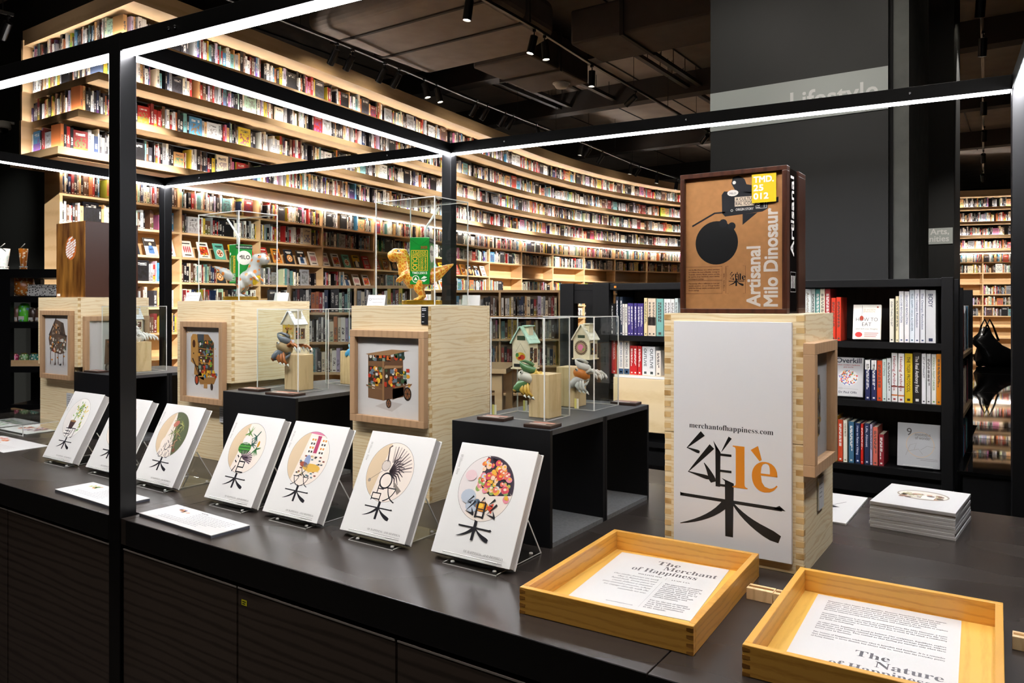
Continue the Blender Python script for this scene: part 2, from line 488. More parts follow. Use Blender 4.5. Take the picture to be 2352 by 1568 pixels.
MB().box(-0.03, 0.03, -0.13, 0.02, 0.08, 0.11).build('bracket', WHITE, dt)

# columns and their signs
CPANEL = mat('column_panel', '#232424', 0.55, noise=0.05, nscale=3)
CSIDE = mat('column_concrete', '#6f716d', 0.8, noise=0.15, nscale=9)
cl = tag(empty('column'), kind='structure')
MB().box(-1.894, -0.745, 5.3, 5.34, 0, 5.75).build('panel', CPANEL, cl)
MB().box(-1.86, -0.725, 5.34, 6.5, 0, 5.75).build('core', mat('column_gap', '#0c0c0c', 0.8), cl)
MB().box(-0.725, -0.635, 5.36, 6.46, 0, 5.75).build('concrete_edge', CSIDE, cl)
SIGNM = mat('sign_grey', '#bfc6c3', 0.5)
sg = thing('wall_sign', 'wide grey sign band lettered Lifestyle on the dark column', 'sign', (-1.894, 5.3, 0))
MB().box(0, 1.149, -0.006, 0, 2.845, 3.115).build('band', SIGNM, sg)
p = Print(); p.btext('Lifestyle', 1.09, 2.92, 0.168, '#f4f5f4', 'R', b=0.0022)
p.build('lettering', sg, MF((0, -0.006, 0), (1, 0, 0), (0, 0, 1)))
cl = tag(empty('column'), kind='structure')
MB().box(-1.5, -0.655, 9.0, 9.8, 0, 5.75).build('panel', CPANEL, cl)
sg = thing('wall_sign', 'small grey sign lettered Arts, Humanities on the farther column', 'sign', (-0.655, 9.0, 0))
MB().box(-0.62, -0.01, -0.006, 0, 2.235, 2.40).build('band', SIGNM, sg)
p = Print(); p.btext('Arts,', -0.045, 2.335, 0.085, '#f4f5f4', 'R', b=0.0015); p.btext('Humanities', -0.045, 2.262, 0.085, '#f4f5f4', 'R', b=0.0015)
p.build('lettering', sg, MF((0, -0.006, 0), (1, 0, 0), (0, 0, 1)))

# ---------------------------------------------------------------- curved book wall
CP = [(-8.20, 3.0), (-8.22, 3.83), (-8.30, 5.0), (-8.42, 6.5), (-8.65, 8.5), (-8.98, 11.5), (-9.20, 14.0), (-9.14, 16.6), (-8.70, 19.2), (-8.10, 20.7), (-6.7, 22.8), (-4.2, 24.9), (-1.2, 26.2), (2.5, 26.9), (5, 27)]
def crom(p0, p1, p2, p3, t):
    return tuple(0.5*((2*b_)+(-a+c_)*t+(2*a-5*b_+4*c_-d)*t*t+(-a+3*b_-3*c_+d)*t**3) for a, b_, c_, d in zip(p0, p1, p2, p3))
PATH = []
for i in range(1, len(CP)-2):
    for k in range(24): PATH.append(crom(CP[i-1], CP[i], CP[i+1], CP[i+2], k/24))
PATH.append(CP[-2])
def offpath(o, y0=None):
    out = []
    for i, p in enumerate(PATH):
        a = PATH[max(i-1, 0)]; b_ = PATH[min(i+1, len(PATH)-1)]
        dx, dy = b_[0]-a[0], b_[1]-a[1]; l = math.hypot(dx, dy)
        out.append((p[0]+dy/l*o, p[1]-dx/l*o))      # +o towards the room
    if y0 is not None:
        while len(out) > 2 and out[1][1] < y0: out.pop(0)
        a, b_ = out[0], out[1]; t = (y0-a[1])/(b_[1]-a[1]); out[0] = (a[0]+(b_[0]-a[0])*t, y0)
    return out
def strip(mb, pa, pb, z0, z1, step=3, m=None):
    """board between two plan curves"""
    ia = list(range(0, len(pa)-1, step))+[len(pa)-1]; n = len(ia)
    def at(p, k): return p[min(len(p)-1, round(k/(len(pa)-1)*(len(p)-1)))]
    vs = []
    for i in ia:
        a = pa[i]; b_ = pb[i] if len(pb) == len(pa) else at(pb, i)
        vs += [(a[0], a[1], z0), (b_[0], b_[1], z0), (b_[0], b_[1], z1), (a[0], a[1], z1)]
    fs = [(0, 1, 2, 3), (4*n-1, 4*n-2, 4*n-3, 4*n-4)]
    for i in range(n-1):
        for j in range(4): fs.append((4*i+j, 4*i+4+j, 4*i+4+(j+1) % 4, 4*i+(j+1) % 4))
    mb.add(vs, fs, m); return mb
def pair(o0, o1, y0):
    a = offpath(o0, y0); b_ = offpath(o1, y0)
    n = min(len(a), len(b_))
    return a[len(a)-n:] if len(a) > n else a, b_[len(b_)-n:] if len(b_) > n else b_
def fix(a, y0): a[0] = (a[0][0], y0); return a
TIER = [(3.22, 0.0, 3.83), (3.60, 0.17, 3.95), (3.98, 0.35, 4.07), (4.38, 0.55, 4.19)]
XE = -9.22
XEND = {3.22: -9.02, 3.60: -9.28, 3.98: -9.55, 4.38: -9.82}
wall = thing('curved_bookcase', 'tall curved oak book wall with stepped lit tiers over shelved bays', 'bookcase')
def tier_board(z, o, yc, th, dep, name='tier_shelf'):
    XE = XEND[z]; mb = MB(); a, b_ = pair(o, o-dep, yc); fix(a, yc); fix(b_, yc)
    strip(mb, a, b_, z-th, z); cx = b_[0][0]
    mb.box(XE, cx, yc, yc+dep, z-th, z)
    return mb.build(name, OAK, wall)
for z, o, yc in TIER:
    XE = XEND[z]
    bd = tier_board(z, o, yc, 0.065, 0.42)
    mb = MB(); a, b_ = pair(o-0.012, o-0.028, yc+0.012); strip(mb, a, b_, z, z+0.004)
    mb.box(XE+0.03, a[0][0], yc+0.012, yc+0.028, z, z+0.004); mb.build('led_strip', TLED, bd)
    mb = MB(); a, b_ = pair(o, o-0.010, yc); fix(a, yc); fix(b_, yc); strip(mb, a, b_, z, z+0.012)
    mb.box(XE, a[0][0], yc, yc+0.010, z, z+0.012); mb.build('front_lip', OAK, bd)
    zt = {3.22: 3.535, 3.60: 3.915, 3.98: 4.315, 4.38: 4.66}[z]
    mb = MB(); a, b_ = pair(o-0.30, o-0.33, yc+0.3); strip(mb, a, b_, z, zt)
    mb.box(XE, a[0][0], yc+0.30, yc+0.33, z, zt); mb.build('back_panel', mat('tier_back_black', '#0d0c0b', 0.7), bd)
    MB().box(XE-0.04, XE, yc-0.005, yc+0.42, z-0.065, zt+0.065).build('end_panel', OAK, bd)
mb = MB(); a, b_ = pair(0.78, 0.1, 4.2); fix(a, 4.2); fix(b_, 4.2); strip(mb, a, b_, 4.66, 4.84)
mb.box(-9.86, b_[0][0], 4.2, 4.62, 4.66, 4.84); mb.build('header', OAK, wall)
# lower bays
LO = -0.80
LY = 4.23
LSH = [2.87, 2.55, 2.225, 1.90, 1.575, 1.25, 0.93, 0.60, 0.12]
for z in LSH:
    mb = MB(); a, b_ = pair(LO, LO-0.34, LY); fix(a, LY); fix(b_, LY); strip(mb, a, b_, z-0.028, z); mb.build('bay_shelf', OAK, wall)
mb = MB(); a, b_ = pair(LO-0.31, LO-0.34, LY); fix(a, LY); fix(b_, LY); strip(mb, a, b_, 0, 3.155); mb.build('bay_back', OAK, wall)
mb = MB(); a, b_ = pair(-0.06, LO-0.34, 3.86); fix(a, 3.86); fix(b_, 3.86); strip(mb, a, b_, 3.13, 3.155); mb.build('canopy_underside', OAK, wall)
mb = MB(); a, b_ = pair(LO+0.03, LO+0.012, LY); strip(mb, a, b_, 3.118, 3.13); mb.build('canopy_led', CLED, wall)
LP = offpath(LO, LY); fix(LP, LY)
LS = [0.0]
for i in range(1, len(LP)): LS.append(LS[-1]+math.hypot(LP[i][0]-LP[i-1][0], LP[i][1]-LP[i-1][1]))
def along(path, S, s):
    for i in range(1, len(S)):
        if S[i] >= s:
            t = (s-S[i-1])/max(1e-9, S[i]-S[i-1]); a, b_ = path[i-1], path[i]
            return a[0]+(b_[0]-a[0])*t, a[1]+(b_[1]-a[1])*t, math.atan2(b_[1]-a[1], b_[0]-a[0])
    return None
BAYS = [0.02]+[1.56+1.34*k for k in range(24)]
for s in BAYS:
    q = along(LP, LS, s)
    if not q: break
    M = Matrix.Translation((q[0], q[1], 0)) @ Matrix.Rotation(q[2], 4, 'Z')
    MB().box(-0.016, 0.016, 0.0, 0.31, 0, 3.13, M=M).build('bay_divider', OAK, wall)
# ---------------------------------------------------------------- books of the wall
def spine_mat(name, stuff):
    m, N, L, b = newmat(name)
    def val(x): return x
    def math_(op, a, b_=None, c_=None):
        n_ = N.new('ShaderNodeMath'); n_.operation = op
        for i, x in enumerate((a, b_, c_)):
            if x is None: continue
            if isinstance(x, (int, float)): n_.inputs[i].default_value = x
            else: L.new(x, n_.inputs[i])
        return n_.outputs[0]
    if stuff:
        a1 = N.new('ShaderNodeAttribute'); a1.attribute_name = 'Col'; base = a1.outputs['Color']; rnd = a1.outputs['Alpha']
    else:
        a1 = N.new('ShaderNodeObjectInfo'); base = a1.outputs['Color']; rnd = a1.outputs['Random']
    uv = N.new('ShaderNodeUVMap'); uv.uv_map = 'UVMap'
    sx = N.new('ShaderNodeSeparateXYZ'); L.new(uv.outputs[0], sx.inputs[0]); u, v = sx.outputs[0], sx.outputs[1]
    wide = math_('GREATER_THAN', u, 1.5)
    uu = math_('SUBTRACT', u, math_('MULTIPLY', wide, 2.0))
    # lettering: blocks along the spine
    cx = math_('FLOOR', math_('ADD', math_('MULTIPLY', v, 62.0), math_('MULTIPLY', rnd, 91.0)))
    cy = math_('FLOOR', math_('MULTIPLY', uu, 6.0))
    cmb = N.new('ShaderNodeCombineXYZ'); L.new(cx, cmb.inputs[0]); L.new(cy, cmb.inputs[1]); L.new(math_('MULTIPLY', rnd, 57.3), cmb.inputs[2])
    wn = N.new('ShaderNodeTexWhiteNoise'); wn.noise_dimensions = '3D'; L.new(cmb.outputs[0], wn.inputs['Vector'])
    ink = math_('GREATER_THAN', wn.outputs['Value'], 0.42)
    dense = math_('FRACT', math_('MULTIPLY', rnd, 13.7))
    lo = math_('ADD', 0.18, math_('MULTIPLY', dense, 0.3)); hi = math_('ADD', lo, math_('ADD', 0.25, math_('MULTIPLY', math_('FRACT', math_('MULTIPLY', rnd, 5.3)), 0.25)))
    band = math_('MULTIPLY', math_('GREATER_THAN', v, lo), math_('LESS_THAN', v, hi))
    mid = math_('MULTIPLY', math_('GREATER_THAN', uu, 0.22), math_('LESS_THAN', uu, 0.78))
    logo = math_('MULTIPLY', math_('MULTIPLY', math_('GREATER_THAN', v, 0.05), math_('LESS_THAN', v, 0.10)), mid)
    txt = math_('MULTIPLY', math_('MULTIPLY', math_('MULTIPLY', ink, band), mid), math_('SUBTRACT', 1.0, wide))
    txt = math_('MAXIMUM', txt, math_('MULTIPLY', logo, math_('SUBTRACT', 1.0, wide)))
    # cover picture on the few books turned face out
    nz = N.new('ShaderNodeTexNoise'); nz.inputs['Scale'].default_value = 7.0; nz.inputs['Detail'].default_value = 4
    cb2 = N.new('ShaderNodeCombineXYZ'); L.new(uu, cb2.inputs[0]); L.new(v, cb2.inputs[1]); L.new(math_('MULTIPLY', rnd, 31.0), cb2.inputs[2]); L.new(cb2.outputs[0], nz.inputs['Vector'])
    pic = math_('MULTIPLY', math_('MULTIPLY', math_('GREATER_THAN', v, 0.12), math_('LESS_THAN', v, 0.68)), math_('MULTIPLY', math_('GREATER_THAN', uu, 0.12), math_('LESS_THAN', uu, 0.88)))
    picf = math_('MULTIPLY', math_('MULTIPLY', pic, wide), math_('GREATER_THAN', nz.outputs['Fac'], 0.5))
    ttl = math_('MULTIPLY', math_('MULTIPLY', math_('GREATER_THAN', v, 0.76), math_('LESS_THAN', v, 0.88)), math_('MULTIPLY', wide, ink))
    ttl = math_('MULTIPLY', ttl, math_('MULTIPLY', math_('GREATER_THAN', uu, 0.18), math_('LESS_THAN', uu, 0.82)))
    fac = math_('MAXIMUM', math_('MAXIMUM', txt, picf), ttl)
    bw = N.new('ShaderNodeRGBToBW'); L.new(base, bw.inputs[0])
    lum = math_('GREATER_THAN', bw.outputs[0], 0.2)
    ic = N.new('ShaderNodeMix'); ic.data_type = 'RGBA'; L.new(lum, ic.inputs[0]); ic.inputs[6].default_value = (0.6, 0.57, 0.52, 1); ic.inputs[7].default_value = (0.09, 0.085, 0.09, 1)
    # second tone panel on some jackets
    pan = math_('MULTIPLY', math_('LESS_THAN', v, math_('MULTIPLY', math_('FRACT', math_('MULTIPLY', rnd, 29.1)), 0.6)), math_('GREATER_THAN', math_('FRACT', math_('MULTIPLY', rnd, 71.7)), 0.72))
    hs = N.new('ShaderNodeHueSaturation'); hs.inputs['Hue'].default_value = 0.62; hs.inputs['Value'].default_value = 0.75; L.new(base, hs.inputs['Color'])
    m1 = N.new('ShaderNodeMix'); m1.data_type = 'RGBA'; L.new(pan, m1.inputs[0]); L.new(base, m1.inputs[6]); L.new(hs.outputs[0], m1.inputs[7])
    hs2 = N.new('ShaderNodeHueSaturation'); hs2.inputs['Saturation'].default_value = 0.7; hs2.inputs['Value'].default_value = 0.5; L.new(math_('FRACT', math_('MULTIPLY', rnd, 17.9)), hs2.inputs['Hue']); L.new(base, hs2.inputs['Color'])
    ic2 = N.new('ShaderNodeMix'); ic2.data_type = 'RGBA'; L.new(picf, ic2.inputs[0]); L.new(ic.outputs[2], ic2.inputs[6]); L.new(hs2.outputs[0], ic2.inputs[7])
    m2 = N.new('ShaderNodeMix'); m2.data_type = 'RGBA'; L.new(fac, m2.inputs[0]); L.new(m1.outputs[2], m2.inputs[6]); L.new(ic2.outputs[2], m2.inputs[7])
    L.new(m2.outputs[2], b.inputs['Base Color']); b.inputs['Roughness'].default_value = 0.4
    return m
SPINE = spine_mat('book_jacket', False)
SPINES = spine_mat('book_jacket_row', True)
PAGES = mat('book_pages', '#e6ddc8', 0.8)
PAL = [('white', '#ece8e0', 15), ('cream', '#e0d3b8', 9), ('black', '#17161a', 22), ('charcoal', '#35343a', 12), ('red', '#9c2a28', 8), ('dark red', '#6d1f22', 4), ('grey', '#8d8f93', 8),
       ('pale grey', '#c3c6c8', 8), ('navy', '#22304f', 5), ('blue', '#41789c', 3), ('teal', '#5c8a8a', 4), ('pale green', '#a9c7ad', 3), ('tan', '#c79a66', 7), ('orange', '#b86a3c', 3), ('brown', '#5a4032', 11), ('yellow', '#c9ad3a', 3), ('pink', '#b0648a', 2), ('lilac', '#b7a9c6', 2)]
PW = [p[2] for p in PAL]
def bcolor(): return random.choices(PAL, PW)[0]
BK = []       # (x, y, z, ang, t, d, h, colour, place, n)
def fill(path, S, s0, s1, z, place, back=0.055, hmax=0.29, wide=0.07, loose=0.05):
    s = s0; n = 0
    while s < s1-0.02:
        if random.random() < wide: t = random.uniform(0.13, 0.19); d = 0.025; h = min(hmax-0.01, t*random.uniform(1.3, 1.55))
        else: t = random.choice((0.016, 0.02, 0.024, 0.028, 0.032, 0.038, 0.046)); d = random.uniform(0.13, 0.19); h = random.uniform(0.19, hmax-0.01)
        if s+t > s1: break
        q = along(path, S, s+t/2)
        if not q: break
        n += 1; bb = back+random.uniform(0, 0.015)
        x = q[0]-math.sin(q[2])*bb; y = q[1]+math.cos(q[2])*bb
        BK.append((x, y, z, q[2], t-0.0012, d, h, bcolor(), place, n))
        s += t
        if random.random() < loose: s += random.uniform(0.02, 0.1)
def cum(p):
    S = [0.0]
    for i in range(1, len(p)): S.append(S[-1]+math.hypot(p[i][0]-p[i-1][0], p[i][1]-p[i-1][1]))
    return S
TN = ['lowest', 'second', 'third', 'topmost']
for (z, o, yc), nm in zip(TIER, TN):
    p_ = offpath(o, yc); fix(p_, yc); S = cum(p_); cx = p_[0][0]
    fill(p_, S, 0.06, S[-1]-0.5, z, '%s tier' % nm)
    q_ = [(XEND[z]+0.03, yc), (cx, yc)]; fill(q_, cum(q_), 0.05, cx-XEND[z]-0.25, z, '%s tier end return' % nm, loose=0.02)
RN = {2.87: 'first row', 2.55: 'second row', 1.90: 'fourth row', 1.575: 'fifth row', 1.25: 'sixth row'}
for z, nm in RN.items():
    for i in range(len(BAYS)-1):
        s0, s1 = BAYS[i]+0.03, min(BAYS[i+1]-0.02, LS[-1]-0.3)
        if s1-s0 < 0.3: continue
        if z == 1.90: s1 = s0+(s1-s0)*(0.45 if i % 2 else 0.95)
        if z == 1.575: s0 = s0+random.uniform(0, 0.3)
        fill(LP, LS, s0, s1, z, '%s, %s bay' % (nm, ordn(i+1)), back=0.03, hmax=0.27, wide=0.06, loose=0.06)
def shown(x, y, z):
    X = x*math.cos(BT)+y*math.sin(BT); Z = -x*math.sin(BT)+y*math.cos(BT)
    if Z < 0.5: return None
    return 1176+1752*X/Z, 697-1752*(z-EYE)/Z, Z
def rank(b):
    q = shown(b[0], b[1], b[2]+b[6]/2)
    if not q or not (8 < q[0] < 2330 and 8 < q[1] < 1100): return 0
    if 250 < q[0] < 314: return 0
    return b[4]*b[6]/q[2]**2
BK.sort(key=rank, reverse=True)
NEAR, REST = BK[:300], BK[300:]
# one small book: jacket wrapped round a page block
bm_ = MB()
bm_.add([(-.5, 0, 0), (.5, 0, 0), (.5, 0, 1), (-.5, 0, 1)], [(0, 1, 2, 3)])
bm_.add([(-.5, 0, 0), (-.5, 1, 0), (-.5, 1, 1), (-.5, 0, 1)], [(0, 3, 2, 1)])
bm_.add([(.5, 0, 0), (.5, 1, 0), (.5, 1, 1), (.5, 0, 1)], [(0, 1, 2, 3)])
bm_.box(-.42, .42, 0.02, 0.97, 0.012, 0.985, m=1)
bm_.add([(-.5, 0, 1), (.5, 0, 1), (.5, 0.02, 1), (-.5, 0.02, 1)], [(0, 1, 2, 3)])
BME = bm_.mesh('shelf_book', [SPINE, PAGES])
def uvs(me, f):
    ul = me.uv_layers.new(name='UVMap')
    for p_ in me.polygons:
        for li in p_.loop_indices:
            ul.data[li].uv = f(p_, me.vertices[me.loops[li].vertex_index].co)
def uvbook(u0):
    def g(p_, co):
        if abs(p_.normal.y) > 0.9 and co.y < 0.001: return (u0+co.x+0.5, co.z)
        return (-3, -3)
    return g
uvs(BME, uvbook(0.0))
BMW = BME.copy(); BMW.name = 'shelf_book_face_out'
BMW.uv_layers.remove(BMW.uv_layers[0]); uvs(BMW, uvbook(2.0))
for (x, y, z, a, t, d, h, c, place, n) in NEAR:
    o = obj('shelf_book', BMW if t > 0.1 else BME, None, (x, y, z+0.0005))
    o.rotation_euler = (0, 0, a); o.scale = (t, d, h); o.color = (*lin(c[1]), 1)
    tag(o, '%s %s book, %s on the %s of the curved wall' % ('face-out' if t > 0.1 else ('slim' if t < 0.022 else 'thick' if t > 0.036 else 'upright'), c[0], ordn(n), place), 'book', 'books on the curved wall')
vs = []; fs = []; cols = []; uvl = []
pg = lin('#d9cfb8')
for (x, y, z, a, t, d, h, c, place, n) in REST:
    ca, sa = math.cos(a), math.sin(a); b0 = len(vs); r = random.random(); u0 = 2.0 if t > 0.1 else 0.0; cc = lin(c[1])
    for (lx, ly, lz) in ((-t/2, 0, 0), (t/2, 0, 0), (t/2, 0, h), (-t/2, 0, h), (-t/2, d, 0), (t/2, d, 0), (t/2, d, h), (-t/2, d, h)):
        vs.append((x+lx*ca-ly*sa, y+lx*sa+ly*ca, z+lz+0.0005))
    for f, uq, c3 in (((0, 1, 2, 3), ((u0, 0), (u0+1, 0), (u0+1, 1), (u0, 1)), cc), ((3, 2, 6, 7), ((-3, -3),)*4, pg), ((1, 5, 6, 2), ((-3, -3),)*4, cc), ((4, 0, 3, 7), ((-3, -3),)*4, cc)):
        fs.append([b0+i for i in f]); cols += [*c3, r]*4; uvl += [q for w_ in uq for q in w_]
me = bpy.data.meshes.new('distant_books'); me.from_pydata(vs, [], fs); me.materials.append(SPINES)
ca_ = me.color_attributes.new('Col', 'FLOAT_COLOR', 'CORNER'); ca_.data.foreach_set('color', cols)
ul = me.uv_layers.new(name='UVMap'); ul.data.foreach_set('uv', uvl); me.update()
tag(obj('distant_books', me), 'rows of small distant books filling the far reach of the curved wall', 'books', kind='stuff')

# books leaning face out in the third row of bays
DES = []
def cover_design(k, bg, fg, ac, dark):
    root = empty('display_book')
    MB().box(-0.085, 0.085, 0.0, 0.018, 0, 0.235).build('cover', mat('cover_'+bg[1:], bg, 0.35), root, bevel=0.002)
    MB().box(-0.082, 0.0835, 0.003, 0.0155, 0.003, 0.2365).build('page_block', PAGES, root)
    p = Print()
    ink = '#f3efe6' if dark else '#231f1e'
    if k % 4 == 0:
        p.disc(0, 0.09, 0.06, fg); p.up(); p.disc(0, 0.09, 0.045, ac); p.up()
        for i in range(8): p.disc(0.028*math.cos(i*0.785), 0.09+0.028*math.sin(i*0.785), 0.011, fg if i % 2 else '#7c3a1c')
        p.rect(-0.06, 0.185, 0.06, 0.2, ink); p.rect(-0.04, 0.168, 0.04, 0.178, ink)
    elif k % 4 == 1:
        p.rect(-0.085, 0, 0.085, 0.12, fg); p.up(); p.disc(0, 0.1, 0.035, ac); p.disc(0, 0.15, 0.02, '#c99a7a'); p.rect(-0.04, 0.02, 0.04, 0.09, ac)
        p.up(); p.rect(-0.065, 0.19, 0.065, 0.215, ink)
    elif k % 4 == 2:
        for i in range(4):
            p.disc(-0.045+0.03*i, 0.115, 0.012, fg, 0.05); p.up(); p.disc(-0.045+0.03*i, 0.115, 0.007, ac, 0.042)
        p.rect(-0.05, 0.025, 0.05, 0.04, ink); p.rect(-0.06, 0.19, 0.06, 0.205, ink)
    else:
        p.rect(-0.065, 0.05, 0.065, 0.17, fg); p.up()
        for i in range(9): p.disc(-0.045+0.011*i, 0.08+0.05*math.sin(i*1.7)+0.02, 0.016, ac if i % 2 else '#8f2d1d')
        p.rect(-0.055, 0.19, 0.055, 0.21, ink); p.rect(-0.045, 0.02, 0.045, 0.03, ink)
    p.build('cover_print', root, MF((0, 0, 0), (1, 0, 0), (0, 0, 1)))
    return root
CD = [('#67b7a4', '#f0ece0', '#c4662b', False, 'mint'), ('#2b2724', '#e7e3dc', '#3b5b86', True, 'dark'), ('#c5302c', '#efe6dc', '#2d2b2a', True, 'red'), ('#eeece7', '#d8462c', '#e3b23a', False, 'white'),
      ('#20252e', '#d88a2c', '#efe0c4', True, 'blue-black'), ('#e2b11c', '#2a2723', '#f2ead6', False, 'yellow'), ('#efe3d6', '#d68f9f', '#b83a33', False, 'pale pink'), ('#d7862f', '#7a3f1d', '#f2e4c8', False, 'orange')]
for k, (a, b_, c_, d_, nm) in enumerate(CD): DES.append((cover_design(k, a, b_, c_, d_), nm))
used = set(); dn = 0
for z, row in ((2.225, 'third'), (1.90, 'fourth')):
    for i in range(7 if row == 'third' else 6):
        s0, s1 = BAYS[i]+0.16, BAYS[i+1]-0.12
        if row == 'fourth':
            if i % 2 == 0: continue
            s0 = s0+(s1-s0)*0.5
        k = max(1, int((s1-s0)/0.245)); kk = 0
        for j in range(k+1):
            s = s0+(s1-s0)*j/k
            q = along(LP, LS, s)
            if not q: continue
            dn += 1; kk += 1
            pi = (dn*5+i*3) % 8; root, nm = DES[pi]
            if pi in used: o = copy_tree(root)
            else: o = root; used.add(pi)
            x = q[0]-math.sin(q[2])*0.05; y = q[1]+math.cos(q[2])*0.05
            o.location = (x, y, z+0.008); o.rotation_euler = (R(-20), 0, q[2])
            tag(o, '%s cookbook leaning face out, %s along the %s row of the %s wall bay' % (nm, ordn(kk), row, ordn(i+1)), 'book', 'books leaning face out in the wall bays')
# ---------------------------------------------------------------- display frame
FB = BT-0.5063            # the frame stands slightly askew to the counter
fr_ = thing('light_gantry', 'black square-tube frame with white light strips standing over the counter', 'light gantry', (-2.528, 1.375, 0), BT-0.5063)
SQ, HB, ZB = 0.061, 0.057, EYE+0.8496
LBm, LAm, LRm = 1.9989, 2.4711, 2.7195
# local axes: x along the counter, y away from the camera; P1 front-right corner is the origin
def post(x, y, z0=0.0):
    return MB().box(x-SQ, x, y, y+SQ, z0, ZB+HB).build('post', METAL, fr_, bevel=0.002)
for x, y in ((0, 0), (0, LBm), (-LAm, LBm), (-LAm, 0), (LRm, LBm), (LRm, 0)): post(x, y)
def beam(x0, x1, y0, y1, name='beam'):
    b_ = MB().box(x0, x1, y0, y1, ZB, ZB+HB).build(name, METAL, fr_, bevel=0.0015)
    e = 0.007
    if x1-x0 > y1-y0: q = (x0+0.004, x1-0.004, y0+e, y1-e)
    else: q = (x0+e, x1-e, y0+0.004, y1-0.004)
    MB().box(*q, ZB-0.004, ZB+0.001).build('light_strip', LEDM, b_)
    return b_
for y in (0, LBm):
    beam(-LAm, -SQ, y, y+SQ); bb = beam(0, LRm-SQ, y, y+SQ)
for x in (0, -LAm, LRm):
    beam(x-SQ, x, SQ, LBm)
for x, y in ((0.35, LBm), (1.35, LBm), (2.3, LBm), (-0.45, LBm), (-2.1, LBm), (0.25, 0), (0.28, 0)):
    MB().lathe([(0, 0), (0.006, 0.0), (0.005, 0.003), (0, 0.004)], 10, Matrix.Translation((x, y-0.001, ZB+0.03)) @ Matrix.Rotation(PI/2, 4, 'X')).build('screw', mat('steel', '#b9b9b9', 0.25, 1.0), fr_)

# ---------------------------------------------------------------- counter
ct = thing('display_counter', 'long black laminate counter with dark wood doors below', 'counter', (0, 0, 0))
T0, T1, TY0, TY1 = -5.6, 0.11, 1.375, 3.09
for i, (a, b_) in enumerate(((T0, -4.35), (-4.347, -2.602), (-2.492, -0.62), (-0.617, T1))):
    sl_ = MB().box(a, b_, TY0+0.001, TY1, TZ-0.085, TZ).build('top_slab', TOP, ct, bevel=0.0015); MB().box(a, b_, TY0, TY0+0.001, TZ-0.085, TZ-0.0015).build('front_edging', mat('edge_black', '#070707', 0.45), sl_)
MB().box(-2.602, -2.494, 1.447, TY1, TZ-0.085, TZ).build('top_slab', TOP, ct)
MB().box(-2.522, -2.494, TY0+0.001, 1.447, TZ-0.085, TZ).build('top_slab', TOP, ct)
MB().box(T0, T1, TY0+0.075, TY1-0.03, 0.08, TZ-0.09).build('carcass', DARK, ct)
MB().box(T0+0.02, T1-0.02, TY0+0.06, TY1-0.06, 0.0, 0.08).build('plinth', DARK, ct)
GRIP = mat('door_grip', '#a09a94', 0.35, 0.2)
for a, b_ in ((T0, -4.2), (-4.195, -3.37), (-3.365, -2.602), (-2.515, -1.905), (-1.90, -1.283), (-1.278, -0.56), (-0.555, T1)):
    d_ = MB().box(a, b_-0.003, TY0+0.006, TY0+0.03, 0.09, TZ-0.105).build('door', DARKW, ct)
    MB().box(a, b_-0.003, TY0+0.004, TY0+0.03, TZ-0.1045, TZ-0.1).build('grip_edge', GRIP, d_)
s_ = thing('asset_sticker', 'tiny yellow sticker on the counter door', 'sticker', (-1.872, TY0+0.0055, TZ-0.14))
MB().box(-0.012, 0.012, -0.0005, 0, -0.008, 0.008).build('label_paper', mat('yellow_label', '#e6e02a', 0.5), s_)
p = Print(); p.rect(-0.008, 0.001, 0.008, 0.004, '#3a3a20'); p.rect(-0.008, -0.005, 0.005, -0.002, '#3a3a20'); p.build('print', s_, MF((0, -0.0006, 0), (1, 0, 0), (0, 0, 1)))
# ---------------------------------------------------------------- pine crates
FING = MB().box(-0.010, 0.010, -0.0006, 0.004, -0.0075, 0.0075).mesh('finger_joint', ENDGRAIN)
FINGS = MB().box(-0.004, 0.0006, -0.0075, 0.0075, -0.0075, 0.0075).mesh('finger_joint', ENDGRAIN)
def crate(label, x0, x1, y0, y1, z0, z1, lid=True, fingers=True, rz=0.0):
    w_, d_, h_ = x1-x0, y1-y0, z1-z0
    t = thing('pine_crate', label, 'crate', (x0, y0, z0), rz, 'pine crates stacked on the counter')
    k = 0.016
    MB().box(0, w_, 0, k, 0, h_).build('front_panel', PINE, t, bevel=0.0012)
    MB().box(0, w_, d_-k, d_, 0, h_).build('back_panel', PINE, t, bevel=0.0012)
    MB().box(0, k, k, d_-k, 0, h_).build('side_panel', PINE2, t)
    MB().box(w_-k, w_, k, d_-k, 0, h_).build('side_panel', PINE2, t)
    if lid: MB().box(k, w_-k, k, d_-k, h_-0.014, h_-0.001).build('top_panel', PINE, t)
    MB().box(k, w_-k, k, d_-k, 0.002, 0.012).build('bottom_panel', PINE, t)
    if fingers:
        n = int(h_/0.03)
        for i in range(n):
            z = 0.018+i*(h_-0.03)/(n-1)
            if fingers == 2:
                for x in (0.0101, w_-0.0101): obj('finger_joint', FING, t, (x, 0, z))
            obj('finger_joint', FINGS, t, (w_, 0.0076, z))
    return t
crate('lower pine crate of the stack behind the watercolour cart picture with the spoked wheels', -2.179, -1.789, 2.10, 2.47, TZ, 1.257)
crate('upper pine crate under the orange dinosaur case, black caption card on its front', -2.181, -1.791, 2.096, 2.472, 1.258, 1.612)
crate('lower pine crate half hidden beside the middle black riser', -3.40, -3.005, 2.13, 2.50, TZ, 1.262)
crate('upper pine crate under the grey dinosaur case', -3.369, -2.951, 2.11, 2.555, 1.263, 1.632)
crate('lower pine crate at the far left of the counter', -4.749, -4.344, 2.115, 2.50, TZ, 1.272)
crate('upper pine crate under the copper box', -4.749, -4.297, 2.105, 2.51, 1.273, 1.655)
crate('lower pine crate behind the tall white board', -0.888, -0.497, 2.10, 2.455, TZ, 1.246, fingers=2)
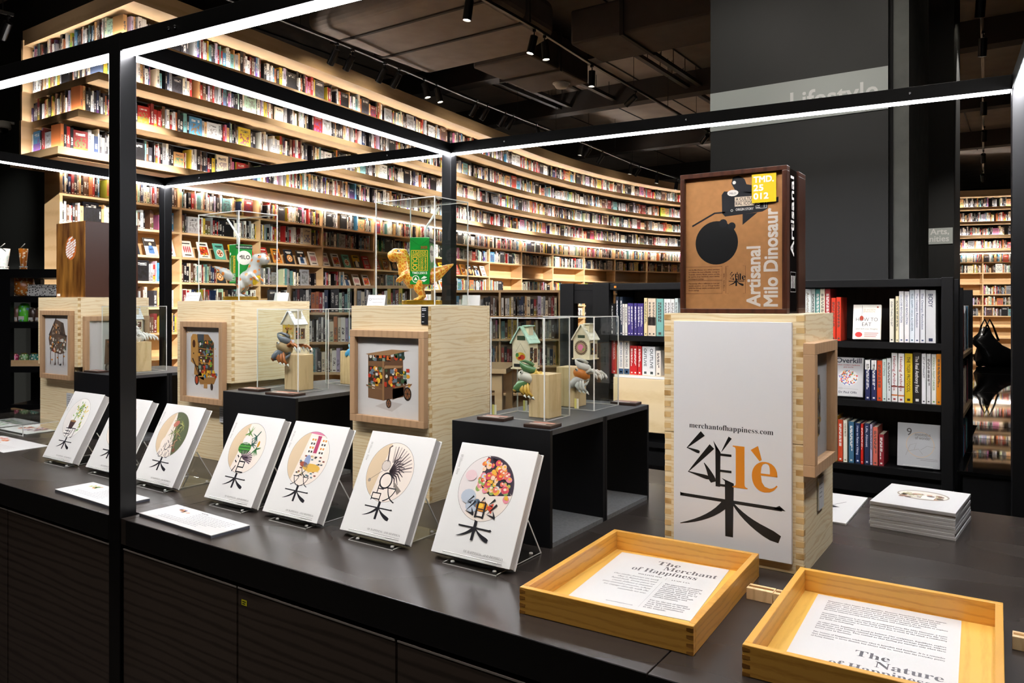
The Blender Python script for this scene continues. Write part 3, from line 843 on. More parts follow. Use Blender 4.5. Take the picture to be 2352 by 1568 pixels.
crate('upper pine crate under the dark wooden display box', -0.889, -0.496, 2.099, 2.456, 1.247, 1.592, fingers=2)

# ---------------------------------------------------------------- framed watercolours
def pframe(label, loc, rz, w_, h_, art, mould=0.026, dep=0.024):
    t = thing('picture_frame', label, 'picture frame', loc, rz, 'framed watercolours on the crates')
    for b6 in ((0, w_, -dep, 0, 0, mould), (0, w_, -dep, 0, h_-mould, h_), (0, mould, -dep, 0, mould, h_-mould), (w_-mould, w_, -dep, 0, mould, h_-mould)):
        boxobj('moulding', b6, FRAMEW, t, 0.0012)
    boxobj('backing_paper', (mould, w_-mould, -0.006, -0.001, mould, h_-mould), mat('art_paper', '#dcd9d4', 0.7), t)
    p = Print(); art(p, mould, mould, w_-2*mould, h_-2*mould)
    p.build('watercolour', t, MF((0, -0.006, 0), (1, 0, 0), (0, 0, 1)))
    boxobj('glass_pane', (mould, w_-mould, -0.0185, -0.017, mould, h_-mould), GLASS, t)
    return t
def clutter(p, x0, y0, x1, y1, n, cols, s0, s1, rs):
    for i in range(n):
        x, y, s = rs.uniform(x0, x1), rs.uniform(y0, y1), rs.uniform(s0, s1)
        c = rs.choice(cols)
        if rs.random() < 0.5: p.disc(x, y, s, c, s*rs.uniform(0.6, 1.2), 10)
        else: p.rect(x-s, y-s*0.7, x+s*rs.uniform(0.3, 1), y+s*0.8, c)
        if i % 4 == 3: p.up()
    p.up()
GOODS = ['#c23a22', '#e0a02a', '#3f5f3c', '#e9e2d2', '#7d4b25', '#6a7d8c', '#d96f2c', '#31463a', '#f0c63c', '#4a2e20', '#8aa08c']
def art_cart(p, x, y, w_, h_):
    q = Sub(p, x, y, w_, h_); rs = random.Random(3)
    def P(pts, c): q.poly(pts, c)
    P([(0.28, 0.12), (0.55, 0.07), (0.72, 0.18), (0.5, 0.2)], '#c9c2bb'); p.up()
    P([(0.17, 0.22), (0.42, 0.20), (0.42, 0.72), (0.17, 0.78)], '#7d5a3c'); P([(0.42, 0.20), (0.73, 0.27), (0.72, 0.80), (0.42, 0.72)], '#6a4a33')
    P([(0.56, 0.22), (0.76, 0.30), (0.76, 0.42), (0.56, 0.36)], '#6f4f36'); p.up()
    P([(0.18, 0.42), (0.40, 0.41), (0.40, 0.62), (0.18, 0.63)], '#3a2a1e'); P([(0.44, 0.36), (0.70, 0.42), (0.70, 0.62), (0.44, 0.60)], '#40301f')
    P([(0.18, 0.69), (0.53, 0.70), (0.53, 0.79), (0.18, 0.77)], '#2f2a20'); P([(0.58, 0.71), (0.74, 0.74), (0.74, 0.83), (0.58, 0.80)], '#26362e'); p.up()
    for (a, b_, c_, d, n) in ((0.19, 0.43, 0.40, 0.61, 26), (0.45, 0.38, 0.7, 0.6, 30), (0.2, 0.7, 0.52, 0.77, 16), (0.6, 0.73, 0.73, 0.8, 8), (0.7, 0.4, 0.84, 0.62, 16), (0.2, 0.36, 0.34, 0.43, 8)):
        clutter(p, x+a*w_, y+b_*h_, x+c_*w_, y+d*h_, n, GOODS, 0.004, 0.011, rs)
    P([(0.13, 0.78), (0.55, 0.85), (0.82, 0.845), (0.5, 0.775), (0.2, 0.765)], '#a57f57'); P([(0.40, 0.60), (0.70, 0.63), (0.72, 0.655), (0.45, 0.645)], '#a57f57')
    P([(0.58, 0.36), (0.85, 0.42), (0.86, 0.44), (0.60, 0.385)], '#8a6240'); P([(0.14, 0.37), (0.4, 0.33), (0.4, 0.35), (0.14, 0.39)], '#8a6240'); P([(0.40, 0.20), (0.43, 0.2), (0.43, 0.7), (0.40, 0.7)], '#9b744c'); p.up()
    for (cx, cy, r) in ((0.79, 0.31, 0.075), (0.5, 0.17, 0.052)):
        p.disc(x+cx*w_, y+cy*h_, r*w_*0.8, '#2a211c', r*h_*1.12); p.up(); p.disc(x+cx*w_, y+cy*h_, r*w_*0.58, '#8a5a36', r*h_*0.85); p.up()
        for k in range(6):
            a = k*PI/3; p.line([(x+cx*w_, y+cy*h_), (x+cx*w_+r*w_*0.6*math.cos(a), y+cy*h_+r*h_*0.85*math.sin(a))], 0.002, '#2a211c')
        p.up(); p.disc(x+cx*w_, y+cy*h_, r*w_*0.16, '#2a211c'); p.up()
def art_wagon(p, x, y, w_, h_):
    q = Sub(p, x, y, w_, h_); rs = random.Random(5)
    q.poly([(0.15, 0.3), (0.5, 0.12), (0.55, 0.15), (0.2, 0.33)], '#cfc9c2'); p.up()
    q.poly([(0.13, 0.5), (0.33, 0.42), (0.34, 0.86), (0.28, 0.9), (0.18, 0.9), (0.13, 0.85)], '#c9964f'); q.poly([(0.33, 0.3), (0.78, 0.32), (0.78, 0.78), (0.62, 0.9), (0.3, 0.9), (0.33, 0.8)], '#9a6d3c')
    q.poly([(0.22, 0.32), (0.5, 0.24), (0.5, 0.4), (0.24, 0.46)], '#b98746'); q.poly([(0.3, 0.28), (0.85, 0.3), (0.78, 0.2), (0.4, 0.18)], '#a9793f'); p.up()
    q.poly([(0.36, 0.34), (0.74, 0.34), (0.74, 0.76), (0.36, 0.8)], '#4b3a2b'); q.poly([(0.33, 0.78), (0.5, 0.78), (0.5, 0.9), (0.33, 0.9)], '#4d545a'); p.up()
    clutter(p, x+0.37*w_, y+0.36*h_, x+0.75*w_, y+0.8*h_, 80, GOODS+['#7cc23a', '#e9e2d2'], 0.004, 0.011, rs)
    clutter(p, x+0.45*w_, y+0.3*h_, x+0.85*w_, y+0.37*h_, 22, ['#c23a22', '#e0a02a', '#f0c63c', '#5f8fa8', '#e9e2d2'], 0.005, 0.012, rs)
    for yy in (0.5, 0.6, 0.7): q.line([(0.35, yy), (0.76, yy-0.02)], 0.012, '#b98746')
    p.disc(x+0.22*w_, y+0.76*h_, 0.011, '#4f2c17', 0.018); p.disc(x+0.21*w_, y+0.62*h_, 0.004, '#3a2414')
    q.line([(0.18, 0.55), (0.36, 0.32)], 0.03, '#5a4030'); p.up()
    p.disc(x+0.3*w_, y+0.24*h_, 0.016, '#2a211c', 0.024); p.up(); p.disc(x+0.3*w_, y+0.24*h_, 0.010, '#c4512c', 0.017); p.disc(x+0.72*w_, y+0.16*h_, 0.010, '#3a2a20', 0.016)
    q.poly([(0.5, 0.13), (0.6, 0.13), (0.6, 0.2), (0.5, 0.2)], '#b98746')
    for a, b_ in ((0.04, 0.92), (0.1, 0.93), (0.16, 0.93), (0.7, 0.82), (0.82, 0.7), (0.84, 0.6)): p.disc(x+a*w_, y+b_*h_, 0.003, '#e2b33a')
def art_clock(p, x, y, w_, h_):
    q = Sub(p, x, y, w_, h_); rs = random.Random(8)
    for cx in (0.3, 0.5, 0.7): q.poly([(cx-0.15, 0.16), (cx, 0.11), (cx+0.15, 0.17), (cx, 0.23)], '#d3cfca')
    p.up()
    q.poly([(0.17, 0.66), (0.44, 0.93), (0.72, 0.87), (0.8, 0.67), (0.85, 0.65), (0.82, 0.38), (0.6, 0.34), (0.4, 0.36), (0.2, 0.4), (0.14, 0.6)], '#6b5647'); p.up()
    q.poly([(0.14, 0.655), (0.42, 0.95), (0.46, 0.95), (0.2, 0.66)], '#43362d'); q.poly([(0.5, 0.68), (0.84, 0.63), (0.86, 0.66), (0.6, 0.72)], '#4a3c34'); q.poly([(0.62, 0.7), (0.72, 0.7), (0.72, 0.87), (0.62, 0.88)], '#54483f')
    p.up(); clutter(p, x+0.2*w_, y+0.38*h_, x+0.8*w_, y+0.62*h_, 70, ['#8f9a8c', '#d8cfc0', '#d98a2a', '#a3362a', '#5d6b5e', '#e0dccf', '#3c322a', '#7d6a58'], 0.004, 0.012, rs)
    clutter(p, x+0.28*w_, y+0.66*h_, x+0.56*w_, y+0.85*h_, 24, ['#8c7a68', '#3c322a', '#a89a86', '#c98f5a'], 0.004, 0.009, rs)
    for cx in (0.22, 0.4, 0.52, 0.72):
        q.line([(cx, 0.37), (cx, 0.2)], 0.02, '#5a4336'); p.disc(x+cx*w_, y+0.19*h_, 0.004, '#6b4a36', 0.012)
    for cx, cy in ((0.28, 0.24), (0.5, 0.28), (0.74, 0.31)): p.disc(x+cx*w_, y+cy*h_, 0.009, '#e08a1c', 0.005)
def art_truck(p, x, y, w_, h_):
    q = Sub(p, x, y, w_, h_); rs = random.Random(9)
    q.poly([(0.28, 0.3), (0.9, 0.22), (0.9, 0.72), (0.3, 0.7)], '#6d4c34'); p.up(); clutter(p, x+0.32*w_, y+0.56*h_, x+0.88*w_, y+0.7*h_, 24, GOODS, 0.004, 0.01, rs); clutter(p, x+0.6*w_, y+0.3*h_, x+0.88*w_, y+0.5*h_, 20, GOODS, 0.004, 0.01, rs)
    p.disc(x+0.36*w_, y+0.24*h_, 0.022, '#4d4038', 0.03); p.up(); p.disc(x+0.36*w_, y+0.24*h_, 0.012, '#a89c90', 0.018)
def art_tower(p, x, y, w_, h_):
    q = Sub(p, x, y, w_, h_); rs = random.Random(10)
    q.poly([(0.4, 0.2), (0.6, 0.2), (0.66, 0.55), (0.6, 0.78), (0.45, 0.78), (0.36, 0.5)], '#6d5a44'); p.up(); clutter(p, x+0.38*w_, y+0.2*h_, x+0.64*w_, y+0.7*h_, 40, ['#8f7a58', '#c9a24a', '#4c4034', '#d8cfc0', '#7d8a8c'], 0.004, 0.012, rs)
pframe('oak frame with a painted food cart on two spoked wheels', (-2.165, 2.0955, 1.172), 0, 0.374, 0.348, art_cart)
pframe('oak frame with a painted tan wagon packed with goods', (-3.31, 2.1095, 1.163), 0, 0.325, 0.374, art_wagon)
pframe('oak frame with a painted cuckoo clock house and hanging weights', (-4.678, 2.1045, 1.199), 0, 0.345, 0.382, art_clock)
pframe('oak frame with a painted brown truck on the crate flank, cut by the post', (-4.2965, 2.13, 1.15), PI/2, 0.37, 0.40, art_truck)
pframe('oak frame seen edge-on on the flank of the crate by the tall board', (-0.4955, 2.085, 1.166), PI/2, 0.28, 0.35, art_tower, 0.03, 0.03)

# caption cards
def card(name, label, b6, c, lines, M, ink='#55585a', cat='caption card'):
    t = thing(name, label, cat, (0, 0, 0)); 
    boxobj('card_stock', b6, c, t)
    p = Print()
    for (u, v, l, th) in lines: p.rect(u, v, u+l, v+th, ink)
    p.build('lettering', t, M); return t
def dashes(p, x, y, l, th, c, rs):
    e = x+l
    while x < e-0.004:
        k = min(rs.uniform(0.006, 0.02), e-x); p.rect(x, y, x+k, y+th, c); x += k+0.003
def lines(n, x, top, wd, gap, th, rs):
    return [(x, top-i*gap, wd*rs.uniform(0.55, 1.0), th) for i in range(n)]
rs = random.Random(2)
card('caption_card', 'small black caption card at the top corner of the crate with the cart picture', (-1.822, -1.791, 2.0925, 2.0955, 1.545, 1.61), mat('black_card', '#0d0d0e', 0.5), lines(2, 0.004, 0.055, 0.02, 0.006, 0.003, rs)+lines(2, 0.004, 0.036, 0.02, 0.008, 0.0018, rs)+[(0.004, 0.008, 0.01, 0.002)], MF((-1.822, 2.0924, 1.545), (1, 0, 0), (0, 0, 1)), '#e8e8e8')
card('caption_card', 'grey caption card on the lower crate beside the middle black riser', (-3.06, -2.994, 2.124, 2.1285, 1.08, 1.15), mat('grey_card', '#c9c9c7', 0.6), lines(6, 0.006, 0.058, 0.04, 0.01, 0.002, rs), MF((-3.06, 2.1239, 1.08), (1, 0, 0), (0, 0, 1)))
card('caption_card', 'white caption card below the cuckoo clock picture', (-4.43, -4.355, 2.109, 2.1135, 1.045, 1.125), MATS['grey_card'], lines(6, 0.006, 0.066, 0.05, 0.011, 0.0025, rs), MF((-4.43, 2.1089, 1.045), (1, 0, 0), (0, 0, 1)))
card('caption_card', 'narrow caption card under the edge-on frame by the tall board', (-0.4955, -0.4915, 2.25, 2.31, 1.04, 1.13), MATS['grey_card'], lines(4, 0.006, 0.07, 0.04, 0.012, 0.0025, rs), MF((-0.4914, 2.25, 1.04), (0, 1, 0), (0, 0, 1)))

# ---------------------------------------------------------------- tall white board with the logo
t = thing('sign_board', 'tall white board with a web address and big black-and-orange logo', 'sign', (-0.855, 2.0985, 0.929))
boxobj('board', (0, 0.330, -0.012, 0, 0, 0.641), mat('matt_board', '#dedddc', 0.6), t, 0.0008)
p = Print(); K = '#0b0a0a'
p.text(serif('merchantofhappiness.com'), 0.165, 0.338, 0.021, '#1a1a1a', 'C', off=-0.004)
g_mu(Sub(p, 0.02, 0.045, 0.285, 0.155), K, 0.9)
g_yao(Sub(p, 0.030, 0.182, 0.095, 0.142), K, 2.0)
q = Sub(p, 0.118, 0.18, 0.05, 0.125)
st_p(q, 0.95, 1.12, 0.45, 0.78, K, 0.2, 0.0); st_v(q, 0.25, 0.9, 0.0, K, 0.26)
for y in (0.72, 0.36, 0.04): q.line([(0.2, y), (1.02, y)], 0.13, K)
p.text(serif('le'), 0.172, 0.183, 0.172, '#d9861f', 'L', off=-0.004, width=0.122)
p.poly([(0.222, 0.292), (0.242, 0.305), (0.252, 0.268), (0.246, 0.264)], '#d9861f')
p.build('lettering', t, MF((0, -0.012, 0), (1, 0, 0), (0, 0, 1)))

# ---------------------------------------------------------------- black risers
def riser(label, x0, x1, y0, y1, z1=1.246):
    t = thing('open_riser', label, 'riser', (x0, y0, TZ), 0, 'black open risers on the counter')
    w_, d_, h_ = x1-x0, y1-y0, z1-TZ; k = 0.014; hd = d_/2
    for i in range(2):
        a = i*hd+0.001; b_ = (i+1)*hd-0.001
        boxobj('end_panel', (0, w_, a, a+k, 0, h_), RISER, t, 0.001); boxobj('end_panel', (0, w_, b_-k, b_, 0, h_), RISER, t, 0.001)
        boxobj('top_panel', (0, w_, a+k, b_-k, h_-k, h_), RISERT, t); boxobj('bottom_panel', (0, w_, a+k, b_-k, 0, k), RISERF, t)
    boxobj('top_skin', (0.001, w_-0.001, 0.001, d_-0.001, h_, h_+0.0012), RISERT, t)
    return t
riser('black open riser under the two crab cases beside the tall white board', -1.535, -1.167, 1.912, 2.612)
riser('black open riser between the two pine stacks with the grey crab case', -2.858, -2.393, 2.0, 2.62)
riser('black open riser behind the dark post, farthest from the trays', -4.33, -3.84, 2.10, 2.62)

# ---------------------------------------------------------------- acrylic cases
def acase(label, x0, x1, y0, y1, z0, h_, e=0.0032, cat='display case'):
    t = thing('acrylic_case', label, cat, (x0, y0, z0), 0, 'clear acrylic cases'); w_, d_ = x1-x0, y1-y0
    boxobj('side_pane', (e, w_-e, 0, 0.003, 0, h_-e), ACRYL, t); boxobj('side_pane', (e, w_-e, d_-0.003, d_, 0, h_-e), ACRYL, t)
    boxobj('side_pane', (0, 0.003, e, d_-e, 0, h_-e), ACRYL, t); boxobj('side_pane', (w_-0.003, w_, e, d_-e, 0, h_-e), ACRYL, t)
    boxobj('top_pane', (e, w_-e, e, d_-e, h_-0.003, h_), ACRYL, t)
    for x in (0, w_-e):
        for y in (0, d_-e): boxobj('corner_edge', (x, x+e, y, y+e, 0, h_), ACRYE, t)
    for zz in (h_-e, 0):
        for y in (0, d_-e): boxobj('rim_edge', (e, w_-e, y, y+e, zz, zz+e*0.8), ACRYE, t)
        for x in (0, w_-e): boxobj('rim_edge', (x, x+e, e, d_-e, zz, zz+e*0.8), ACRYE, t)
    return t
ZR = 1.2475
acase('clear case over the green crab on the riser by the tall board', -1.474, -1.264, 2.038, 2.198, ZR, 0.328)
acase('clear case over the crab with the round rosette house', -1.462, -1.252, 2.345, 2.535, ZR, 0.328)
acase('clear case over the grey crab on the middle riser', -2.79, -2.522, 2.122, 2.29, ZR, 0.35)
acase('clear case over the blue crab, mostly hidden behind the pine stack', -2.72, -2.45, 2.45, 2.6, ZR, 0.35)
acase('clear case crossing behind the dark post on the far riser', -4.25, -3.98, 2.21, 2.43, ZR, 0.36)
acase('tall clear case over the orange dinosaur', -2.105, -1.806, 2.15, 2.352, 1.613, 0.402, 0.0036)
acase('tall clear case over the grey spotted dinosaur', -3.292, -2.982, 2.17, 2.386, 1.633, 0.412, 0.0036)

# name plates on the risers and do-not-touch tents
def plate(label, x0, x1, y0, y1):
    t = thing('name_plate', label, 'name plate', ((x0+x1)/2, (y0+y1)/2, ZR), 0.06, 'dark name plates on the risers'); a, b_ = (x1-x0)/2, (y1-y0)/2
    boxobj('plate', (-a, a, -b_, b_, 0, 0.010), mat('plate_brown', '#37251c', 0.4), t, 0.0015)
    p = Print(); rs = random.Random(4)
    p.rect(-a*0.8, b_*0.1, a*0.8, b_*0.5, '#c98f7c'); p.rect(-a*0.8, -b_*0.5, a*0.4, -b_*0.2, '#d8cfc6'); p.build('lettering', t, MF((0, 0, 0.010), (1, 0, 0), (0, 1, 0)))
plate('dark name plate at the near left corner of the green crab case', -1.475, -1.375, 1.965, 2.03)
plate('dark name plate at the corner of the riser in front of the green crab case', -1.27, -1.178, 1.925, 2.0)
plate('dark name plate at the left foot of the grey crab case', -2.82, -2.69, 2.05, 2.115)
plate('dark name plate in front of the grey crab case', -2.60, -2.44, 2.02, 2.09)
plate('dark name plate on the far riser beside the dark post', -4.26, -4.13, 2.12, 2.19)
plate('dark name plate behind the rosette crab case', -1.29, -1.19, 2.54, 2.60)
def tent(label, x, y, z, rz=0.0, blank=False):
    t = thing('tent_card', label, 'tent card', (x, y, z), rz, 'small white tent cards')
    MB().prism([(-0.035, 0), (0.035, 0), (0.035, 0.0015), (-0.035, 0.0015)], 0, 0.045, Matrix.Rotation(R(-24), 4, 'X')).build('front_leaf', WHITE, t)
    MB().prism([(-0.035, -0.0015), (0.035, -0.0015), (0.035, 0), (-0.035, 0)], 0, 0.045, Matrix.Translation((0, 0.0366, 0)) @ Matrix.Rotation(R(24), 4, 'X')).build('back_leaf', WHITE, t)
    if not blank:
        p = Print(); p.text('Please Do Not Touch', 0.006, 0.026, 0.0052, '#3c3a38', 'C'); p.text('Request For Assistance', 0.006, 0.012, 0.0042, '#3c3a38', 'C'); p.ring(-0.025, 0.026, 0.005, 0.001, '#3c3a38', 12)
        p.build('lettering', t, MF((0, 0, 0), (1, 0, 0), (0, math.sin(R(24)), math.cos(R(24)))))
tent('white tent card reading Please Do Not Touch by the orange dinosaur', -2.075, 2.12, 1.6125, 0.45)
tent('white tent card turned away at the right of the orange dinosaur', -1.82, 2.385, 1.6125, 0.5, True)
tent('white tent card reading Please Do Not Touch by the grey dinosaur', -3.275, 2.125, 1.6325, 0.45)
tent('white tent card turned away at the right of the grey dinosaur', -2.99, 2.41, 1.6325, 0.5, True)
# yellow tabs taped to the case corners
for lab, x, y in (('yellow tab taped to the near left corner of the green crab case', -1.4745, 2.05), ('yellow tab taped to the rear corner of the green crab case', -1.45, 2.1985), ('yellow tab taped to the near corner of the rosette crab case', -1.33, 2.3445)):
    t = thing('tape_tab', lab, 'tab', (x, y, ZR+0.004), 0, 'yellow tabs on the crab cases')
    boxobj('tab_paper', (0, 0.008, -0.0008, 0, 0, 0.035), mat('yellow_tab', '#e8dd7c', 0.6), t); boxobj('tab_face', (0.009, 0.017, -0.0008, 0, 0, 0.035), mat('cream_tab', '#efe7cf', 0.6), t)
# ---------------------------------------------------------------- dark display box on the tall board's stack
t = thing('display_box', 'dark wooden glazed box lettered Artisanal Milo Dinosaur on the pine stack', 'display box', (-0.848, 2.118, 1.5925))
BW, BH, BD = 0.303, 0.402, 0.205
k = 0.013
for b6 in ((0, BW, 0, 0.03, 0, k), (0, BW, 0, 0.03, BH-k, BH), (0, k, 0, 0.03, k, BH-k), (BW-k, BW, 0, 0.03, k, BH-k)): boxobj('front_moulding', b6, WENGE, t, 0.001)
for b6 in ((0, BW, 0.125, BD, 0, k), (0, BW, 0.125, BD, BH-k, BH), (0, k, 0.125, BD, k, BH-k), (BW-k, BW, 0.125, BD, k, BH-k)): boxobj('rear_moulding', b6, WENGE, t, 0.001)
boxobj('sleeve', (0.003, BW-0.003, 0.03, 0.125, 0.003, BH-0.003), mat('black_gloss_sleeve', '#141110', 0.12, coat=0.6), t)
boxobj('kraft_panel', (k, BW-k, 0.012, 0.016, k, BH-k), mat('kraft_board', '#b07a45', 0.75, noise=0.08, nscale=60), t)
p = Print(); NB = '#17181c'
def bx(u): return k+u*(BW-2*k)
def bz(v): return k+v*(BH-2*k)
p.disc(bx(0.33), bz(0.50), 0.062, '#0c0b0a', 0.062, 40); p.up()
p.disc(bx(0.40), bz(0.645), 0.012, NB, n=12); p.disc(bx(0.49), bz(0.62), 0.011, NB, n=12)
p.line([(bx(0.07), bz(0.635)), (bx(0.31), bz(0.725)), (bx(0.42), bz(0.727))], 0.0048, NB)
p.poly([(bx(0.39), bz(0.72)), (bx(0.385), bz(0.86)), (bx(0.41), bz(0.885)), (bx(0.75), bz(0.86)), (bx(0.86), bz(0.83)), (bx(0.85), bz(0.735)), (bx(0.80), bz(0.715)), (bx(0.42), bz(0.695))], NB)
p.poly([(bx(0.53), bz(0.88)), (bx(0.485), bz(0.94)), (bx(0.50), bz(0.985)), (bx(0.56), bz(0.995)), (bx(0.62), bz(0.965)), (bx(0.64), bz(0.925)), (bx(0.72), bz(0.91)), (bx(0.72), bz(0.85))], NB)
p.poly([(bx(0.60), bz(0.705)), (bx(0.60), bz(0.625)), (bx(0.75), bz(0.71))], NB); p.poly([(bx(0.85), bz(0.80)), (bx(0.955), bz(0.815)), (bx(0.955), bz(0.775)), (bx(0.85), bz(0.77))], NB); p.up()
p.disc(bx(0.515), bz(0.945), 0.005, '#e8e4dc', n=10); p.rect(bx(0.52), bz(0.765), bx(0.72), bz(0.835), '#d9c6ad'); p.disc(bx(0.50), bz(0.868), 0.016, '#e6e0d6', 0.009, 14); p.frame(bx(0.735), bz(0.74), bx(0.84), bz(0.825), 0.001, '#e6e0d6'); p.up()
p.text('A CULTU', bx(0.53), bz(0.807), 0.0125, NB, 'L', off=0.01, width=0.045); p.line([(bx(0.52), bz(0.80)), (bx(0.72), bz(0.80))], 0.001, NB); p.text('RAL ICON', bx(0.53), bz(0.773), 0.0125, NB, 'L', off=0.01, width=0.05)
p.text('ORIGIN STORY', bx(0.53), bz(0.733), 0.0095, '#e6e0d6', 'L', off=0.01, width=0.05); p.ring(bx(0.49), bz(0.737), 0.0035, 0.0012, '#e6e0d6', 12); p.text('100%', bx(0.775), bz(0.745), 0.014, '#e6e0d6', 'L', PI/2, 0.01); p.text('HANDMADE', bx(0.825), bz(0.747), 0.007, '#e6e0d6', 'L', PI/2); p.text('MILO', bx(0.50), bz(0.858), 0.008, NB, 'C')
p.btext('Artisanal', bx(0.775), bz(0.02), 0.053, '#d8cdbf', 'L', PI/2, 0.0013, width=0.165); p.btext('Milo Dinosaur', bx(0.945), bz(0.02), 0.053, '#d8cdbf', 'L', PI/2, 0.0013, width=0.268)
BR = '#5a2f16'
p.line([(bx(-0.0), bz(0.32)), (bx(0.39), bz(0.32)), (bx(0.39), bz(0.115)), (bx(0), bz(0.115))], 0.0008, BR); p.line([(bx(0), bz(0.215)), (bx(0.39), bz(0.215))], 0.0008, BR)
tx = ['Join the Milo Dinosaur on a culinary adventure', 'as it follows the scent of familiar cravings to', 'Australia, Lantana, flavour canton, and the', 'far reaches of our heartlands, where identity', 'and indulgence converge.', None, 'This journey offers a reflection on how our', 'nourish ourselves, not just through familiar', 'tastes but through playful, sometimes joyful', 'flavour pairings.']
for i, s_ in enumerate(tx):
    if s_: p.text(s_, bx(0.03), bz(0.293-i*0.0175), 0.0052, BR, 'L', 0, 0.012, width=0.092*(0.35 if i == 9 else 0.5 if i == 4 else 1))
for a in (0.43, 0.63): p.line([(bx(a+(0.025 if a < 0.5 else -0.025)), bz(0.32)), (bx(a), bz(0.32)), (bx(a), bz(0.115)), (bx(a+(0.025 if a < 0.5 else -0.025)), bz(0.115))], 0.0008, BR)
p.text('an Origin Story  |  Study', bx(0.413), bz(0.135), 0.005, BR, 'L', PI/2, 0.01)
g_mu(Sub(p, bx(0.458), bz(0.17), 0.043, 0.022), '#171310', 1.2); g_yao(Sub(p, bx(0.463), bz(0.212), 0.015, 0.024), '#171310', 1.8); g_bai(Sub(p, bx(0.525), bz(0.213), 0.010, 0.022), '#171310', 2.2)
p.text(serif('le'), bx(0.565), bz(0.216), 0.026, '#171310', 'L')
p.build('panel_print', t, MF((0, 0.012, 0), (1, 0, 0), (0, 0, 1)))
boxobj('glass_pane', (k, BW-k, 0.0062, 0.008, k, BH-k), GLASS, t)
p = Print(); p.rect(0, 0, 0.066, 0.079, '#e6bf12'); p.up()
p.btext('TMD.', 0.005, 0.056, 0.0235, '#efece4', 'L', 0, 0.0007, width=0.054); p.btext('25', 0.005, 0.033, 0.0235, '#efece4', 'L', 0, 0.0007, width=0.026); p.btext('012', 0.005, 0.010, 0.0235, '#efece4', 'L', 0, 0.0007, width=0.04)
p.build('yellow_label', t, MF((0.207, 0.0058, 0.306), (1, 0, 0), (0, 0, 1)))
p = Print(); p.btext('Artisanal', 0.055, 0.16, 0.05, '#efece4', 'L', PI/2, 0.001, width=0.22)
p.frame(0.02, 0.06, 0.075, 0.115, 0.001, '#dcd8d0')
for i in range(3): p.rect(0.026+i*0.016, 0.07, 0.034+i*0.016, 0.105, '#dcd8d0')
p.build('side_print', t, MF((BW-0.003, 0.03, 0), (0, 1, 0), (0, 0, 1)))
t = thing('instruction_card', 'black instruction card lying on top of the dark display box', 'card', (-0.64, 2.16, 1.5925+BH+0.0002))
boxobj('card_stock', (0, 0.075, 0, 0.05, 0, 0.006), MATS['black_card'], t); p = Print(); p.text('PULL TAB TO SLIDE OPEN', 0.037, 0.0015, 0.004, '#d0ccc4', 'C'); p.build('lettering', t, MF((0, 0, 0), (1, 0, 0), (0, 0, 1)))

# ---------------------------------------------------------------- copper-faced box
m, N, L, b = newmat('rusted_copper')
tc = N.new('ShaderNodeTexCoord'); mp = N.new('ShaderNodeMapping'); mp.inputs['Scale'].default_value = (14, 14, 2.5); L.new(tc.outputs['Object'], mp.inputs[0])
nz = N.new('ShaderNodeTexNoise'); nz.inputs['Scale'].default_value = 1.4; nz.inputs['Detail'].default_value = 8; L.new(mp.outputs[0], nz.inputs['Vector'])
rp = N.new('ShaderNodeValToRGB'); e = rp.color_ramp.elements; e[0].position = 0.36; e[0].color = (*lin('#6a3a14'), 1); e[1].position = 0.68; e[1].color = (*lin('#c98a3a'), 1); L.new(nz.outputs['Fac'], rp.inputs[0]); L.new(rp.outputs[0], b.inputs['Base Color'])
b.inputs['Metallic'].default_value = 0.55; b.inputs['Roughness'].default_value = 0.38
t = thing('copper_box', 'tall copper-faced box with a round white emblem on the far crate', 'box', (-4.625, 2.15, 1.656))
boxobj('front_plate', (0, 0.318, -0.003, 0.0, 0, 0.42), MATS['rusted_copper'], t); boxobj('body', (0, 0.318, 0, 0.30, 0, 0.42), WENGE, t, 0.002)
p = Print(); p.disc(0.165, 0.275, 0.06, '#c86a2a', 0.066, 36); p.up()
rs = random.Random(6)
for i in range(8):
    y = -0.052+i*0.0145; hw = math.sqrt(max(0, 0.056**2-y*y)); xx = -hw
    while xx < hw-0.01:
        l = min(rs.uniform(0.02, 0.05), hw-xx); 
        if not (i > 5 and xx > 0): p.poly([(0.165+xx, 0.275+y+xx*0.35), (0.165+xx+l, 0.275+y+(xx+l)*0.35), (0.165+xx+l, 0.2855+y+(xx+l)*0.35), (0.165+xx, 0.2855+y+xx*0.35)], '#ece8e2')
        xx += l+0.004
p.rect(0.008, 0.006, 0.045, 0.02, '#efece4'); p.build('emblem', t, MF((0, -0.003, 0), (1, 0, 0), (0, 0, 1)))

